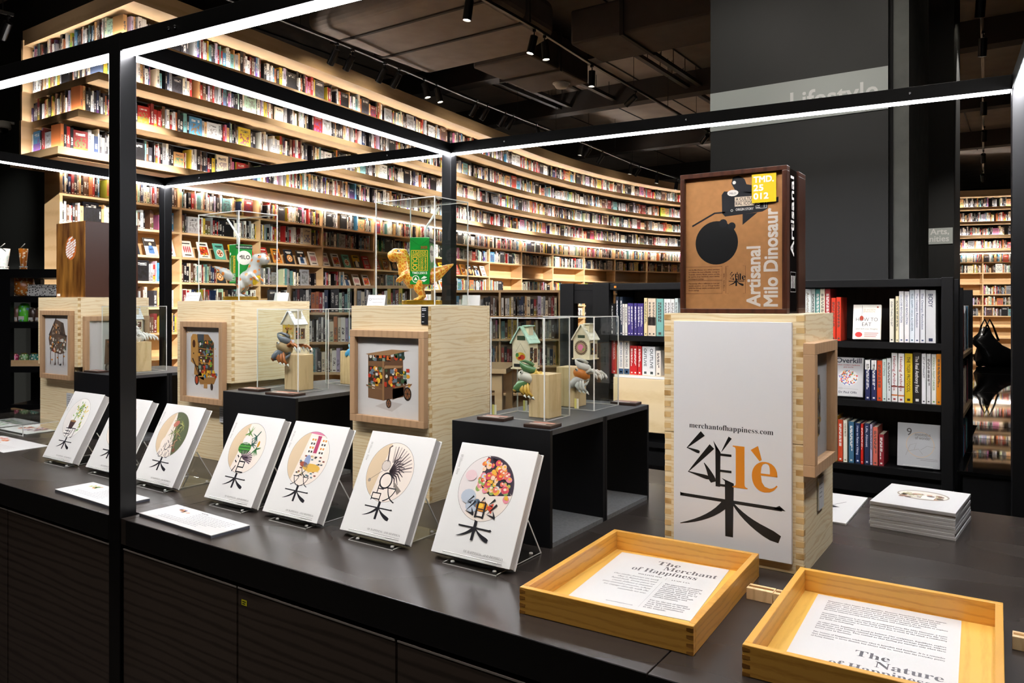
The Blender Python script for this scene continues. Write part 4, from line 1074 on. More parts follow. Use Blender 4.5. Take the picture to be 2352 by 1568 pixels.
# ---------------------------------------------------------------- carton dinosaurs
def skinmat(name, base, spot, scale, belly=None):
    m, N, L, b = newmat(name); tc = N.new('ShaderNodeTexCoord'); vo = N.new('ShaderNodeTexVoronoi'); vo.inputs['Scale'].default_value = scale
    if belly == 'web': vo.feature = 'DISTANCE_TO_EDGE'
    L.new(tc.outputs['Object'], vo.inputs['Vector'])
    rp = N.new('ShaderNodeValToRGB'); e = rp.color_ramp.elements; a = 0.055 if belly == 'web' else 0.30
    e[0].position = a; e[1].position = a+0.06; e[0].color = (*lin(spot), 1); e[1].color = (*lin(base), 1)
    L.new(vo.outputs['Distance'], rp.inputs[0]); L.new(rp.outputs[0], b.inputs['Base Color']); b.inputs['Roughness'].default_value = 0.3; b.inputs['Coat Weight'].default_value = 0.4
    return m
def dino(label, loc, rz, skin, sgn, face_w, text_fn, carton_rz, belly_c, sc_=1.0):
    t = thing('carton_dinosaur', label, 'sculpture', loc, rz, 'carton dinosaurs'); t.scale = (sc_,)*3
    S = sgn
    mb = MB()
    mb.tube([(-0.128*S, 0, 0.165), (-0.10*S, 0, 0.15), (-0.06*S, 0, 0.125), (-0.01*S, 0, 0.11), (0.04*S, 0, 0.105), (0.062*S, 0, 0.135), (0.068*S, 0, 0.17), (0.082*S, 0, 0.20), (0.105*S, 0, 0.20), (0.125*S, 0, 0.19), (0.133*S, 0, 0.186)],
            [0.003, 0.013, 0.027, 0.038, 0.043, 0.035, 0.029, 0.031, 0.028, 0.023, 0.012], 14, sq=[1, 1, 1, 1, 0.95, 0.9, 0.85, 0.85, 0.9, 0.95, 1])
    for s in (-1, 1):
        mb.tube([(0.0, s*0.022, 0.095), (0.012*S, s*0.03, 0.062), (-0.004*S, s*0.03, 0.035), (0.012*S, s*0.03, 0.022), (0.03*S, s*0.03, 0.018)], [0.024, 0.018, 0.011, 0.011, 0.008], 10)
        mb.tube([(0.062*S, s*0.025, 0.125), (0.078*S, s*0.034, 0.11), (0.092*S, s*0.034, 0.10), (0.096*S, s*0.032, 0.09)], [0.012, 0.009, 0.007, 0.004], 8)
    body = mb.build('body', skin, t, smooth=True)
    rm = body.modifiers.new('join', 'REMESH'); rm.mode = 'VOXEL'; rm.voxel_size = 0.0035; rm.use_smooth_shade = True
    sm = body.modifiers.new('smooth', 'SMOOTH'); sm.factor = 0.6; sm.iterations = 4
    for s in (-1, 1):
        e = MB().ball((0.090*S, s*0.019, 0.214), (0.0065, 0.005, 0.0065), 10).build('eye', WHITE, t, smooth=True); MB().ball((0.0925*S, s*0.0225, 0.2145), (0.0032, 0.003, 0.0032), 8).build('pupil', MATS['black_gloss'], e, smooth=True)
    if belly_c: MB().ball((0.072*S, 0, 0.105), (0.018, 0.026, 0.032), 14, Matrix.Rotation(0.35*S, 4, 'Y')).build('belly', mat('belly_'+belly_c[1:], belly_c, 0.35), t, smooth=True)
    for i in range(5): MB().lathe([(0.004, 0), (0.0, 0.008)], 6, Matrix.Translation(((-0.062-0.012*i)*S, 0, 0.136+i*0.0052)) @ Matrix.Rotation(-0.4*S, 4, 'Y')).build('spike', WHITE, t)
    c = empty('drink_carton'); c.parent = t; c.rotation_euler = (0, 0, carton_rz); c.location = (0, 0, 0.082)
    G = mat('carton_green', '#128a30', 0.3, coat=0.3)
    w_, d_, h_ = face_w, 0.085, 0.185
    MB().box(-w_/2, w_/2, -d_/2, d_/2, 0, h_).build('carton_body', G, c, bevel=0.0025)
    p = Print(); text_fn(p, w_, h_); p.build('carton_print', c, MF((-w_/2, -d_/2-0.0003, 0), (1, 0, 0), (0, 0, 1)))
    p = Print(); p.rect(0, 0, d_, 0.03, '#5a1f16'); p.rect(0, h_-0.022, d_, h_-0.003, '#14301a'); p.disc(d_*0.5, h_*0.66, 0.038, '#ece6d8', 0.034, 24); p.up(); p.btext('MILO', d_*0.5, h_*0.63, 0.026, '#3a1f14', 'C', 0, 0.0006); p.text('THE ADVENTURES OF', d_*0.5, h_-0.016, 0.0085, '#e8e4da', 'C'); p.text('Ride The Tale | ACT II', d_*0.5, 0.01, 0.0075, '#e0c08a', 'C')
    p.build('carton_side_print', c, MF((w_/2+0.0003, -d_/2, 0), (0, 1, 0), (0, 0, 1)))
    MB().prism([(-w_/2, -d_/2), (w_/2, -d_/2), (0.0, -d_/2-0.001)], 0, 0.002, Matrix.Translation((0, 0, h_-0.03))).build('folded_flap', G, c)
    MB().tube([(-0.012*S, 0.01, h_), (-0.012*S, 0.01, h_+0.035), (-0.016*S, 0.01, h_+0.045), (-0.068*S, 0.01, h_+0.125)], 0.0045, 10).build('straw', mat('straw_white', '#eeebe4', 0.35), t, (0, 0, 0.082), smooth=True)
    bs = MB().lathe([(0.078, 0.0), (0.08, 0.002), (0.08, 0.018), (0.078, 0.020)], 36).build('gilt_base', mat('gilt', '#c79a2c', 0.25, 0.8), t)
    return t
YL = '#e8b92c'
def txt_a(p, w_, h_):
    p.frame(w_*0.36, h_*0.27, w_*0.92, h_*0.70, 0.0025, YL); p.rect(w_*0.37, h_*0.275, w_*0.91, h_*0.695, '#1d7a2c'); p.up()
    p.rect(w_*0.66, h_*0.28, w_*0.9, h_*0.69, YL); p.text('RAL ICON', w_*0.58, h_*0.68, 0.017, YL, 'L', -PI/2, 0.02, width=h_*0.38); p.up(); p.text('A CULTU', w_*0.73, h_*0.68, 0.017, '#1d7a2c', 'L', -PI/2, 0.02, width=h_*0.38)
    p.text('ORIGIN STORY', w_*0.12, h_*0.66, 0.012, '#f0ede4', 'L', -PI/2, 0.02, width=h_*0.36); p.disc(w_*0.2, h_*0.76, 0.007, '#f0ede4', n=14)
    p.frame(w_*0.1, h_*0.06, w_*0.92, h_*0.24, 0.0018, '#f0ede4'); p.text('100%', w_*0.51, h_*0.15, 0.02, '#f0ede4', 'C', 0, 0.03); p.text('HANDMADE', w_*0.51, h_*0.085, 0.010, '#f0ede4', 'C', 0, 0.02); p.line([(0, h_*0.97), (w_*0.5, h_*0.86), (w_, h_*0.97)], 0.0012, '#0c5a1e')
def txt_b(p, w_, h_):
    p.frame(w_*0.08, h_*0.29, w_*0.9, h_*0.72, 0.0022, YL); p.line([(w_*0.08, h_*0.60), (w_*0.9, h_*0.60)], 0.0018, YL); p.line([(w_*0.56, h_*0.29), (w_*0.56, h_*0.60)], 0.0018, YL)
    p.text('A FLAVOUR', w_*0.49, h_*0.665, 0.0115, YL, 'C', 0, 0.02, width=w_*0.7); p.text('EXPEDITION', w_*0.49, h_*0.615, 0.0115, YL, 'C', 0, 0.02, width=w_*0.7)
    p.text('DUO', w_*0.14, h_*0.58, 0.028, YL, 'L', -PI/2, 0.02, width=h_*0.27); p.text('FLAVOURLESS', w_*0.42, h_*0.585, 0.010, YL, 'L', -PI/2, 0.02, width=h_*0.28); p.text('TOGETHER', w_*0.60, h_*0.585, 0.010, YL, 'L', -PI/2, 0.02, width=h_*0.28); p.text('UNBEATABLE', w_*0.75, h_*0.585, 0.010, YL, 'L', -PI/2, 0.02, width=h_*0.28)
    p.text('TMD.25012', w_*0.5, h_*0.22, 0.0125, '#f0ede4', 'C', 0, 0.02); p.text('2025', w_*0.72, h_*0.76, 0.014, '#b5301c', 'C', 0, 0.02)
    p.ring(w_*0.3, h_*0.115, 0.0145, 0.0028, '#f0ede4', 24); p.poly([(w_*0.2, h_*0.09), (w_*0.4, h_*0.09), (w_*0.3, h_*0.16)], '#f0ede4'); p.poly([(w_*0.56, h_*0.12), (w_*0.72, h_*0.18), (w_*0.88, h_*0.15), (w_*0.74, h_*0.12)], '#f0ede4'); p.poly([(w_*0.56, h_*0.09), (w_*0.72, h_*0.05), (w_*0.9, h_*0.11), (w_*0.72, h_*0.10)], '#f0ede4'); p.line([(0, h_*0.97), (w_*0.45, h_*0.83), (w_*0.6, h_*0.84), (w_, h_*0.97)], 0.0012, '#0c5a1e')
dino('grey dinosaur with orange spots and yellow belly wearing a green drink carton', (-3.125, 2.285, 1.6335), BT, skinmat('grey_spotted', '#b4b2b0', '#dc7f33', 38), 1, 0.062, txt_a, -0.72, '#e5c21a', 1.0)
dino('orange patterned dinosaur facing left in a green drink carton', (-1.965, 2.262, 1.6135), BT, skinmat('orange_web', '#dd7f17', '#f0c455', 75, 'web'), -1, 0.079, txt_b, -0.10, None, 0.98)

# ---------------------------------------------------------------- crabs with houses on ash blocks
def crab(label, blk, z0, zt, house, crabpos, cols, roofc, sc_, frontart, full=True):
    bx0, bx1, by0, by1 = blk
    t = thing('crab_sculpture', label, 'sculpture', ((bx0+bx1)/2, (by0+by1)/2, z0), 0, 'crab sculptures on ash blocks')
    a, b_ = (bx1-bx0)/2, (by1-by0)/2; h_ = zt-z0
    boxobj('wood_block', (-a, a, -b_, b_, 0, h_), BLOCKW, t, 0.0015)
    cl, body_c, leg_c = cols; s = sc_
    CM, BM, LM = mat('claw_'+cl[1:], cl, 0.35, coat=0.4), mat('crab_'+body_c[1:], body_c, 0.4), mat('leg_'+leg_c[1:], leg_c, 0.4)
    TIP = mat('crab_tip', '#e6e2da', 0.35)
    rot = Matrix.Rotation(BT, 4, 'Z')
    def W(u, w_, v): return tuple(Vector((crabpos[0], crabpos[1], crabpos[2]))+(rot @ Vector((u*s, w_*s, v*s))))
    MB().ball(W(0, 0, 0), (0.034*s, 0.027*s, 0.023*s), 16, rot @ Matrix.Rotation(0.5, 4, 'Y')).build('shell', BM, t, smooth=True)
    for sy in (-1, 1):
        e = MB().ball(W(-0.018, sy*0.010-0.008, 0.018), 0.0055*s, 10).build('eye', TIP, t, smooth=True); MB().ball(W(-0.021, sy*0.010-0.011, 0.019), 0.003*s, 8).build('pupil', MATS['black_gloss'], e, smooth=True)
    # lower claw: arm, palm and two fingers
    def claw(u, v, ang, k):
        c = MB()
        def Q(du, dv, dw=0): return W(u+(du*math.cos(ang)-dv*math.sin(ang))*k, -0.012+dw, v+(du*math.sin(ang)+dv*math.cos(ang))*k)
        c.tube([Q(-0.03, 0), Q(-0.02, 0.004), Q(0.0, 0.010), Q(0.02, 0.012), Q(0.04, 0.006), Q(0.052, -0.004)], [0.006*s*k, 0.014*s*k, 0.019*s*k, 0.016*s*k, 0.009*s*k, 0.002*s], 12, sq=[0.7]*6)
        o = c.build('claw', CM, t, smooth=True)
        MB().tube([Q(-0.008, -0.012), Q(0.012, -0.016), Q(0.034, -0.014), Q(0.05, -0.006)], [0.008*s*k, 0.008*s*k, 0.006*s*k, 0.0015*s], 10).build('pincer', CM, o, smooth=True)
        MB().tube([W(0.0, -0.005, 0.0), W((u)*0.5+0.008, -0.01, v*0.5), Q(-0.03, 0)], [0.008*s, 0.007*s, 0.008*s], 10).build('claw_arm', LM, o, smooth=True)
    claw(-0.018, -0.034, 0.4, 0.92); claw(0.012, 0.034, 2.7, 0.78)
    for i in range(4 if full else 3):
        for side in (-1, 1):
            if side < 0 and i > 1: continue
            u0 = 0.012+i*0.006; r0 = 0.0055*s
            pts = [W(u0, side*0.012, 0.004), W(u0+0.02+i*0.008, side*(0.022+i*0.004)-0.004, 0.018-i*0.004), W(u0+0.036+i*0.008, side*(0.024+i*0.006)-0.006, 0.006-i*0.004), W(u0+0.042+i*0.008, side*(0.024+i*0.006)-0.006, -0.010-i*0.002)]
            lg = MB().tube(pts, [r0, r0*1.1, r0*0.9, r0*0.55], 8).build('leg', LM, t, smooth=True)
            MB().tube([pts[2], pts[3], tuple(Vector(pts[3])+Vector((0, 0, -0.006*s)))], [r0*0.95, r0*0.7, 0.0008], 8).build('tip', TIP, lg, smooth=True)
    for i in range(3):
        pts = [W(-0.012+i*0.006, -0.014, -0.012), W(-0.02+i*0.012, -0.022, -0.040-i*0.004), W(-0.010+i*0.014, -0.024, -0.056-i*0.003)]
        lg = MB().tube(pts, [0.006*s, 0.006*s, 0.004*s], 8).build('leg', LM, t, smooth=True); MB().tube([pts[2], tuple(Vector(pts[2])+Vector((0.008*s, 0, -0.008*s)))], [0.0045*s, 0.001], 8).build('tip', TIP, lg, smooth=True)
    # house
    hx, hy, hz_, hw, hd, hh, rh = house
    ho = empty('house'); ho.parent = t; ho.location = (hx, hy, hz_)
    IV = mat('house_ivory', '#e2d4b4', 0.55, noise=0.08, nscale=80)
    RO = mat('roof_'+roofc[1:], roofc, 0.5, noise=0.12, nscale=120)
    boxobj('wall_box', (-hw/2, hw/2, -hd/2, hd/2, 0, hh), IV, ho)
    boxobj('floor_slab', (-hw/2-0.004, hw/2+0.004, -hd/2-0.004, hd/2+0.004, -0.004, 0.0), IV, ho)
    MB().prism([(-hw/2, 0), (hw/2, 0), (0, rh)], 0, hd, Matrix(((1, 0, 0, 0), (0, 0, 1, -hd/2), (0, 1, 0, hh), (0, 0, 0, 1)))).build('gable', IV, ho)
    sl = math.atan2(rh, hw/2); ln = math.hypot(rh, hw/2)+0.008
    for sg in (-1, 1):
        M = Matrix.Translation((0, 0, hh+rh+0.001)) @ Matrix.Rotation(sg*sl, 4, 'Y')
        rf = MB().box(min(0, sg*ln), max(0, sg*ln), -hd/2-0.006, hd/2+0.006, 0, 0.003, M=M).build('roof_slope', RO, ho)
        for i in range(5): MB().box(min(sg*ln*i/5, sg*(ln*(i+1)/5-0.001)), max(sg*ln*i/5, sg*(ln*(i+1)/5-0.001)), -hd/2-0.006, hd/2+0.006, 0.003, 0.0042, M=M).build('shingle_course', RO, rf)
    boxobj('dormer', (hw*0.05, hw*0.36, -hd*0.25, hd*0.25, hh+rh*0.35, hh+rh*1.05), IV, ho)
    MB().box(hw*0.0, hw*0.42, -hd*0.33, hd*0.33, hh+rh*1.05, hh+rh*1.12).build('dormer_roof', RO, ho)
    p = Print(); frontart(p, hw, hh, rh); p.build('front_paint', ho, MF((-hw/2, -hd/2-0.0004, 0), (1, 0, 0), (0, 0, 1)))
    p = Print(); rs = random.Random(len(label)); p.rect(hd*0.12, hh*0.2, hd*0.45, hh*0.8, '#3c2a20'); p.rect(hd*0.55, hh*0.2, hd*0.9, hh*0.75, '#5c3a26'); p.up(); clutter(p, hd*0.15, hh*0.25, hd*0.85, hh*0.7, 12, GOODS, 0.002, 0.005, rs); p.build('side_paint', ho, MF((hw/2+0.0004, -hd/2, 0), (0, 1, 0), (0, 0, 1)))
    return t
def fa_rosette(p, w_, h_, rh):
    p.disc(w_*0.48, h_*0.55, w_*0.40, '#2c2320', n=28); p.up()
    for i in range(24):
        a = i*PI/12; p.poly([(w_*0.48+w_*0.40*math.cos(a), h_*0.55+w_*0.40*math.sin(a)), (w_*0.48+w_*0.34*math.cos(a+0.1), h_*0.55+w_*0.34*math.sin(a+0.1)), (w_*0.48+w_*0.34*math.cos(a-0.1), h_*0.55+w_*0.34*math.sin(a-0.1))], '#d9b98c')
    p.up(); p.disc(w_*0.48, h_*0.55, w_*0.30, '#a9876a', n=24); p.up(); p.disc(w_*0.45, h_*0.57, w_*0.17, '#d8769a', n=16); p.disc(w_*0.62, h_*0.47, w_*0.07, '#7fae4a', n=10); p.rect(w_*0.28, h_*1.05, w_*0.72, h_*1.2, '#37452f')
def fa_dragon(p, w_, h_, rh):
    p.line([(w_*0.2, h_*0.6), (w_*0.5, h_*0.95), (w_*0.8, h_*0.6)], 0.001, '#6a5a40'); p.disc(w_*0.5, h_*0.45, w_*0.3, '#d9b13a', h_*0.16, 18); p.up(); p.disc(w_*0.6, h_*0.42, w_*0.16, '#c8432c', h_*0.1, 14); p.disc(w_*0.3, h_*0.5, w_*0.1, '#4f8a4a', h_*0.08, 12); p.disc(w_*0.42, h_*0.38, w_*0.09, '#c8432c', h_*0.06, 12)
    p.rect(w_*0.3, h_*1.08, w_*0.78, h_*1.25, '#37452f'); p.rect(w_*0.1, h_*0.04, w_*0.9, h_*0.16, '#2c2a28')
def fa_shop(p, w_, h_, rh):
    rs = random.Random(12); p.rect(w_*0.05, h_*0.05, w_*0.95, h_*0.95, '#c9a65e'); p.up(); clutter(p, w_*0.1, h_*0.3, w_*0.9, h_*0.9, 22, ['#c26a2c', '#6f8f3a', '#e8dcc0', '#a83a2c', '#e0b83a'], 0.003, 0.008, rs); p.rect(w_*0.02, h_*0.02, w_*0.98, h_*0.18, '#e9e3ea')
crab('green-clawed crab hugging an ash block and holding a green-roofed house', (-1.367, -1.289, 2.105, 2.185), ZR, 1.39, (-0.078, -0.002, 0.158, 0.066, 0.055, 0.086, 0.05), (-0.052, -0.03, 0.128), ('#587f50', '#d3ccbe', '#d3a94a'), '#b4d3bd', 1.0, fa_dragon)
crab('white-legged crab with an orange shell under an ivory house painted with a rosette', (-1.432, -1.352, 2.39, 2.47), ZR, 1.39, (0.052, 0.012, 0.175, 0.066, 0.06, 0.07, 0.05), (0.052, -0.018, 0.118), ('#cfcac2', '#c9752c', '#d6d1c8'), '#e6ddc8', 1.0, fa_rosette)
crab('grey-clawed tan crab on an ash block with a white-roofed shop house', (-2.685, -2.588, 2.185, 2.262), ZR, 1.40, (-0.02, -0.01, 0.203, 0.08, 0.062, 0.082, 0.052), (-0.04, -0.045, 0.182), ('#6f757b', '#a88e64', '#b06a38'), '#eceae6', 1.15, fa_shop)
crab('blue crab on a pale ash block, half hidden behind the pine stack', (-2.66, -2.57, 2.485, 2.56), ZR, 1.40, (0.10, 0.03, 0.19, 0.06, 0.05, 0.06, 0.04), (0.02, -0.01, 0.172), ('#4a9fd0', '#8cc4de', '#5fb0d8'), '#cfd6d8', 0.9, fa_shop, False)
crab('white crab on an ash block beside the dark post on the far riser', (-4.12, -4.03, 2.29, 2.37), ZR, 1.41, (-0.03, -0.02, 0.22, 0.07, 0.06, 0.07, 0.05), (-0.01, -0.02, 0.19), ('#e6e2dc', '#dedad2', '#e6e2dc'), '#c9cfd0', 1.1, fa_shop)
# ---------------------------------------------------------------- white art books on acrylic stands
CW, CH, CT = 0.27, 0.322, 0.034
COVER = mat('book_white', '#efede8', 0.22, coat=0.35)
def seg_circle(p, cx, cy, r, a0, a1, c, n=24):
    p.poly([(cx+r*math.cos(a0+(a1-a0)*i/n), cy+r*math.sin(a0+(a1-a0)*i/n)) for i in range(n+1)], c)
def inside(cx, cy, r, rs, k, hs=None):
    out = []
    while len(out) < k:
        x, y = rs.uniform(-r, r), rs.uniform(-r, r)
        if x*x+y*y < r*r and (hs is None or hs(x, y)): out.append((cx+x, cy+y))
    return out
CX_, CY_, CR = 0.128, 0.199, 0.093
def base_disc(p, tan='#dcc3a0', pale='#f1e4d6', full=False):
    p.disc(CX_, CY_, CR+0.0012, '#8a8178', n=48); p.up(); p.disc(CX_, CY_, CR, pale, n=48); p.up()
    if not full: seg_circle(p, CX_, CY_, CR, R(105), R(238), tan); p.up()
KI = '#15131a'
def a_candy(p):
    base_disc(p, '#e6ddd8', '#efe2d4'); rs = random.Random(21)
    seg_circle(p, CX_, CY_, CR, R(-6), R(98), '#3b2f3c'); p.poly([(CX_-0.02, CY_+0.09), (CX_-0.03, CY_+0.01), (CX_+0.02, CY_-0.02), (CX_+0.09, CY_-0.01), (CX_+0.03, CY_+0.085)], '#3b2f3c'); p.up()
    for (x, y) in inside(CX_, CY_, CR-0.012, rs, 85, lambda x, y: x > -0.03 and y > -0.012-0.15*x):
        c = rs.choice(['#d9453c', '#e8793a', '#e9b63a', '#e58f9a', '#d8505f', '#c9d2dc', '#8fae5a', '#f0c9a8', '#e86f5a']); r = rs.uniform(0.006, 0.0115)
        p.disc(x, y, r, c, r*rs.uniform(0.7, 1), 12, rs.uniform(0, 3)); p.L += 0.5; p.disc(x+0.002, y+0.002, r*0.5, '#f3d9c4' if rs.random() < 0.5 else '#f0b23c', r*0.35, 8); p.L += 0.5
    for (x, y, r) in ((-0.06, 0.03, 0.02), (-0.05, -0.03, 0.026), (-0.03, -0.055, 0.022)): p.disc(CX_+x, CY_+y, r, '#b9c2cc' if y < 0 else '#e9c9c9', r*0.8, 14)
    p.up(); p.disc(CX_+0.005, CY_-0.052, 0.022, '#e0902a', 0.014, 14); p.poly([(CX_+0.02, CY_-0.052), (CX_+0.042, CY_-0.038), (CX_+0.04, CY_-0.068)], '#d8482c'); p.disc(CX_-0.016, CY_-0.045, 0.012, '#5d6f80', 0.012, 10); p.up(); p.disc(CX_+0.0, CY_-0.05, 0.009, '#f2c63c', 0.007, 10)
    g_yao(Sub(p, CX_-0.052, 0.116, 0.036, 0.056), KI, 1.9); g_bai(Sub(p, CX_-0.014, 0.114, 0.034, 0.056), KI, 1.5); g_yao(Sub(p, CX_+0.022, 0.116, 0.036, 0.056), KI, 1.9)
def a_lion(p):
    base_disc(p)
    for i in range(11):
        a = R(8+i*9); x0, y0 = CX_+0.005, CY_+0.0
        p.line([(x0+0.03*math.cos(a), y0+0.03*math.sin(a)), (x0+0.082*math.cos(a), y0+0.082*math.sin(a))], [0.006, 0.003], '#6a5c5a' if i % 2 else '#b9aaa0')
    p.up()
    for i in range(9):
        a = R(-40+i*14); p.line([(CX_+0.0, CY_+0.0), (CX_+0.035*math.cos(a), CY_+0.035*math.sin(a)+0.004), (CX_+0.058*math.cos(a-0.2), CY_+0.058*math.sin(a-0.2))], [0.007, 0.005, 0.002], '#35262b')
    p.up(); p.disc(CX_-0.022, CY_+0.018, 0.018, '#d9ccc0', n=16); p.ring(CX_-0.022, CY_+0.018, 0.018, 0.002, '#4a3a38', 16); p.line([(CX_-0.02, CY_+0.03), (CX_-0.03, CY_+0.075), (CX_-0.02, CY_+0.083)], 0.005, '#4a3a38'); p.line([(CX_-0.03, CY_), (CX_-0.07, CY_-0.03)], 0.0014, '#7a6a5c'); p.disc(CX_-0.072, CY_-0.034, 0.006, '#9c8f84', n=10)
    p.line([(CX_+0.03, CY_-0.03), (CX_+0.062, CY_-0.058)], [0.006, 0.018], '#8f8378')
    p.ring(CX_-0.004, CY_-0.028, 0.026, 0.005, KI, 28); p.text('占', CX_-0.022, 0.111, 0.054, KI, 'C', 0, -0.004); p.text('又', CX_+0.03, 0.111, 0.054, KI, 'C', 0, -0.004)
def a_flats(p):
    base_disc(p)
    seg_circle(p, CX_, CY_, CR, R(62), R(112), '#d9799a'); p.up()
    for x in (-0.02, 0.03): p.rect(CX_+x, CY_+0.012, CX_+x+0.034, CY_+0.075, '#f1ece2'); 
    p.rect(CX_+0.012, CY_+0.02, CX_+0.03, CY_+0.08, '#b33a62'); p.up()
    for x in (-0.012, 0.0, 0.04, 0.052):
        for i in range(4): p.rect(CX_+x, CY_+0.02+i*0.014, CX_+x+0.008, CY_+0.027+i*0.014, '#d98f2c' if i % 2 else '#4a4038')
    rs = random.Random(31)
    for (x, y) in inside(CX_, CY_, CR-0.012, rs, 60, lambda x, y: -0.062 < y < 0.012 and x > -0.035): p.rect(x-0.004, y-0.002, x+0.006, y+0.003, rs.choice(['#3d4c52', '#7d3b2a', '#d9c48a', '#5a7d86', '#c98f3a', '#e8dcc4', '#2c2a28']))
    p.up(); p.disc(CX_+0.03, CY_-0.03, 0.042, '#e3b44e', 0.014, 20); p.disc(CX_+0.0, CY_-0.01, 0.014, '#8f9fc2', 0.022, 14); p.disc(CX_-0.012, CY_-0.022, 0.018, '#b0563a', 0.009, 12)
    p.text('又', CX_-0.002, 0.138, 0.044, KI, 'C', 0, -0.004); p.text('又', CX_-0.024, 0.106, 0.04, KI, 'C', 0, -0.004); p.text('又', CX_+0.022, 0.106, 0.04, KI, 'C', 0, -0.004)
def a_melon(p):
    base_disc(p)
    rs = random.Random(41)
    for (cx, cy, c) in ((-0.012, 0.055, '#6f9e4a'), (0.03, 0.045, '#3f6f5c'), (0.05, 0.0, '#4f8a4e'), (0.02, 0.015, '#3d6a5a')):
        for i in range(9):
            a = rs.uniform(0, 6.28); p.line([(CX_+cx, CY_+cy), (CX_+cx+0.026*math.cos(a), CY_+cy+0.026*math.sin(a))], [0.006, 0.0015], c)
    p.up(); p.disc(CX_-0.016, CY_+0.026, 0.02, '#f2ece4', 0.018, 16); p.disc(CX_-0.012, CY_-0.002, 0.034, '#4d9a3a', 0.022, 20); p.up()
    for i in range(3): p.line([(CX_-0.042, CY_-0.012+i*0.011), (CX_+0.018, CY_-0.010+i*0.011)], 0.004, '#245a24')
    for i in range(12):
        a = R(-25+i*14); p.line([(CX_+0.0, CY_-0.04), (CX_+0.044*math.cos(a)+0.005, CY_-0.04+0.032*math.sin(a))], [0.003, 0.005], '#54404c' if i % 2 else '#7c6672')
    p.disc(CX_+0.055, CY_+0.02, 0.006, '#d9a12c', 0.012, 10)
    p.text('洰', CX_-0.006, 0.111, 0.072, KI, 'C', 0, -0.004)
def a_grass(p):
    base_disc(p); seg_circle(p, CX_, CY_, CR, R(-62), R(104), '#5d6446'); p.up(); rs = random.Random(51)
    for i in range(70):
        x, y = inside(CX_, CY_, CR-0.03, rs, 1, lambda x, y: x > -0.012)[0]; a = rs.uniform(0.2, 2.9); l = rs.uniform(0.02, 0.045)
        p.line([(x-l/2*math.cos(a), y-l/2*math.sin(a)), (x, y+0.003), (x+l/2*math.cos(a), y+l/2*math.sin(a))], [0.001, 0.003, 0.001], rs.choice(['#8f9a4a', '#c2bf7a', '#3d4a30', '#6f7a3e', '#a9a86a', '#2f3a26', '#c98a72']))
        if i % 6 == 5: p.up()
    p.disc(CX_+0.0, CY_+0.045, 0.018, '#c4705f', 0.012, 14, 0.5); p.disc(CX_+0.05, CY_-0.06, 0.010, '#7a4a36', 0.008, 10); p.up(); seg_circle(p, CX_-0.02, CY_-0.038, 0.03, 0, 6.2, '#f1e4d6')
    p.up(); p.text('心', CX_-0.004, 0.138, 0.046, KI, 'C', 0, -0.006); p.text('心', CX_-0.026, 0.107, 0.038, KI, 'C', 0, -0.006); p.text('心', CX_+0.02, 0.107, 0.038, KI, 'C', 0, -0.006)
def a_figs(p):
    base_disc(p, full=True); rs = random.Random(61)
    for (x, y) in inside(CX_, CY_, CR-0.018, rs, 34, lambda x, y: y > -0.05): r = rs.uniform(0.01, 0.018); p.disc(x, y, r, rs.choice(['#e0b48c', '#d8935c', '#ecd0ac', '#c9743c']), r*0.8, 14); p.up(); p.line([(x-r, y), (x, y-r*0.4), (x+r, y+r*0.2)], 0.0012, '#9a5a34')
    p.text('韧', CX_-0.006, 0.111, 0.068, KI, 'C', 0, -0.004)
def a_pot(p):
    base_disc(p, '#e6e0d8', '#f0ece4'); rs = random.Random(71)
    p.poly([(CX_-0.03, CY_-0.052), (CX_+0.002, CY_-0.052), (CX_+0.012, CY_-0.016), (CX_-0.038, CY_-0.016)], '#4a3634'); p.disc(CX_-0.013, CY_-0.016, 0.025, '#b98a5c', 0.005, 16); p.up()
    p.line([(CX_-0.012, CY_-0.014), (CX_-0.006, CY_+0.02), (CX_+0.01, CY_+0.05), (CX_+0.014, CY_+0.08)], [0.006, 0.005, 0.003, 0.002], '#6f9a4a'); p.line([(CX_+0.01, CY_+0.04), (CX_+0.045, CY_+0.03), (CX_+0.05, CY_-0.05)], [0.003, 0.003, 0.001], '#8fae5a'); p.up()
    for i in range(60):
        x = CX_+rs.gauss(0.012, 0.02); y = CY_+rs.gauss(0.035, 0.02)
        if i % 3 == 0: x = CX_+0.05+rs.gauss(0, 0.006); y = CY_+rs.uniform(-0.06, 0.06)
        if (x-CX_)**2+(y-CY_)**2 > (CR-0.008)**2: continue
        p.disc(x, y, 0.007, rs.choice(['#5f9a3e', '#e3c23a', '#8fb84a', '#3f7a3a', '#e8d45a']), 0.003, 8, rs.uniform(0, 3))
    p.text('丰', CX_-0.022, 0.111, 0.056, KI, 'C', 0, -0.004); p.text('刃', CX_+0.016, 0.111, 0.056, KI, 'C', 0, -0.004)
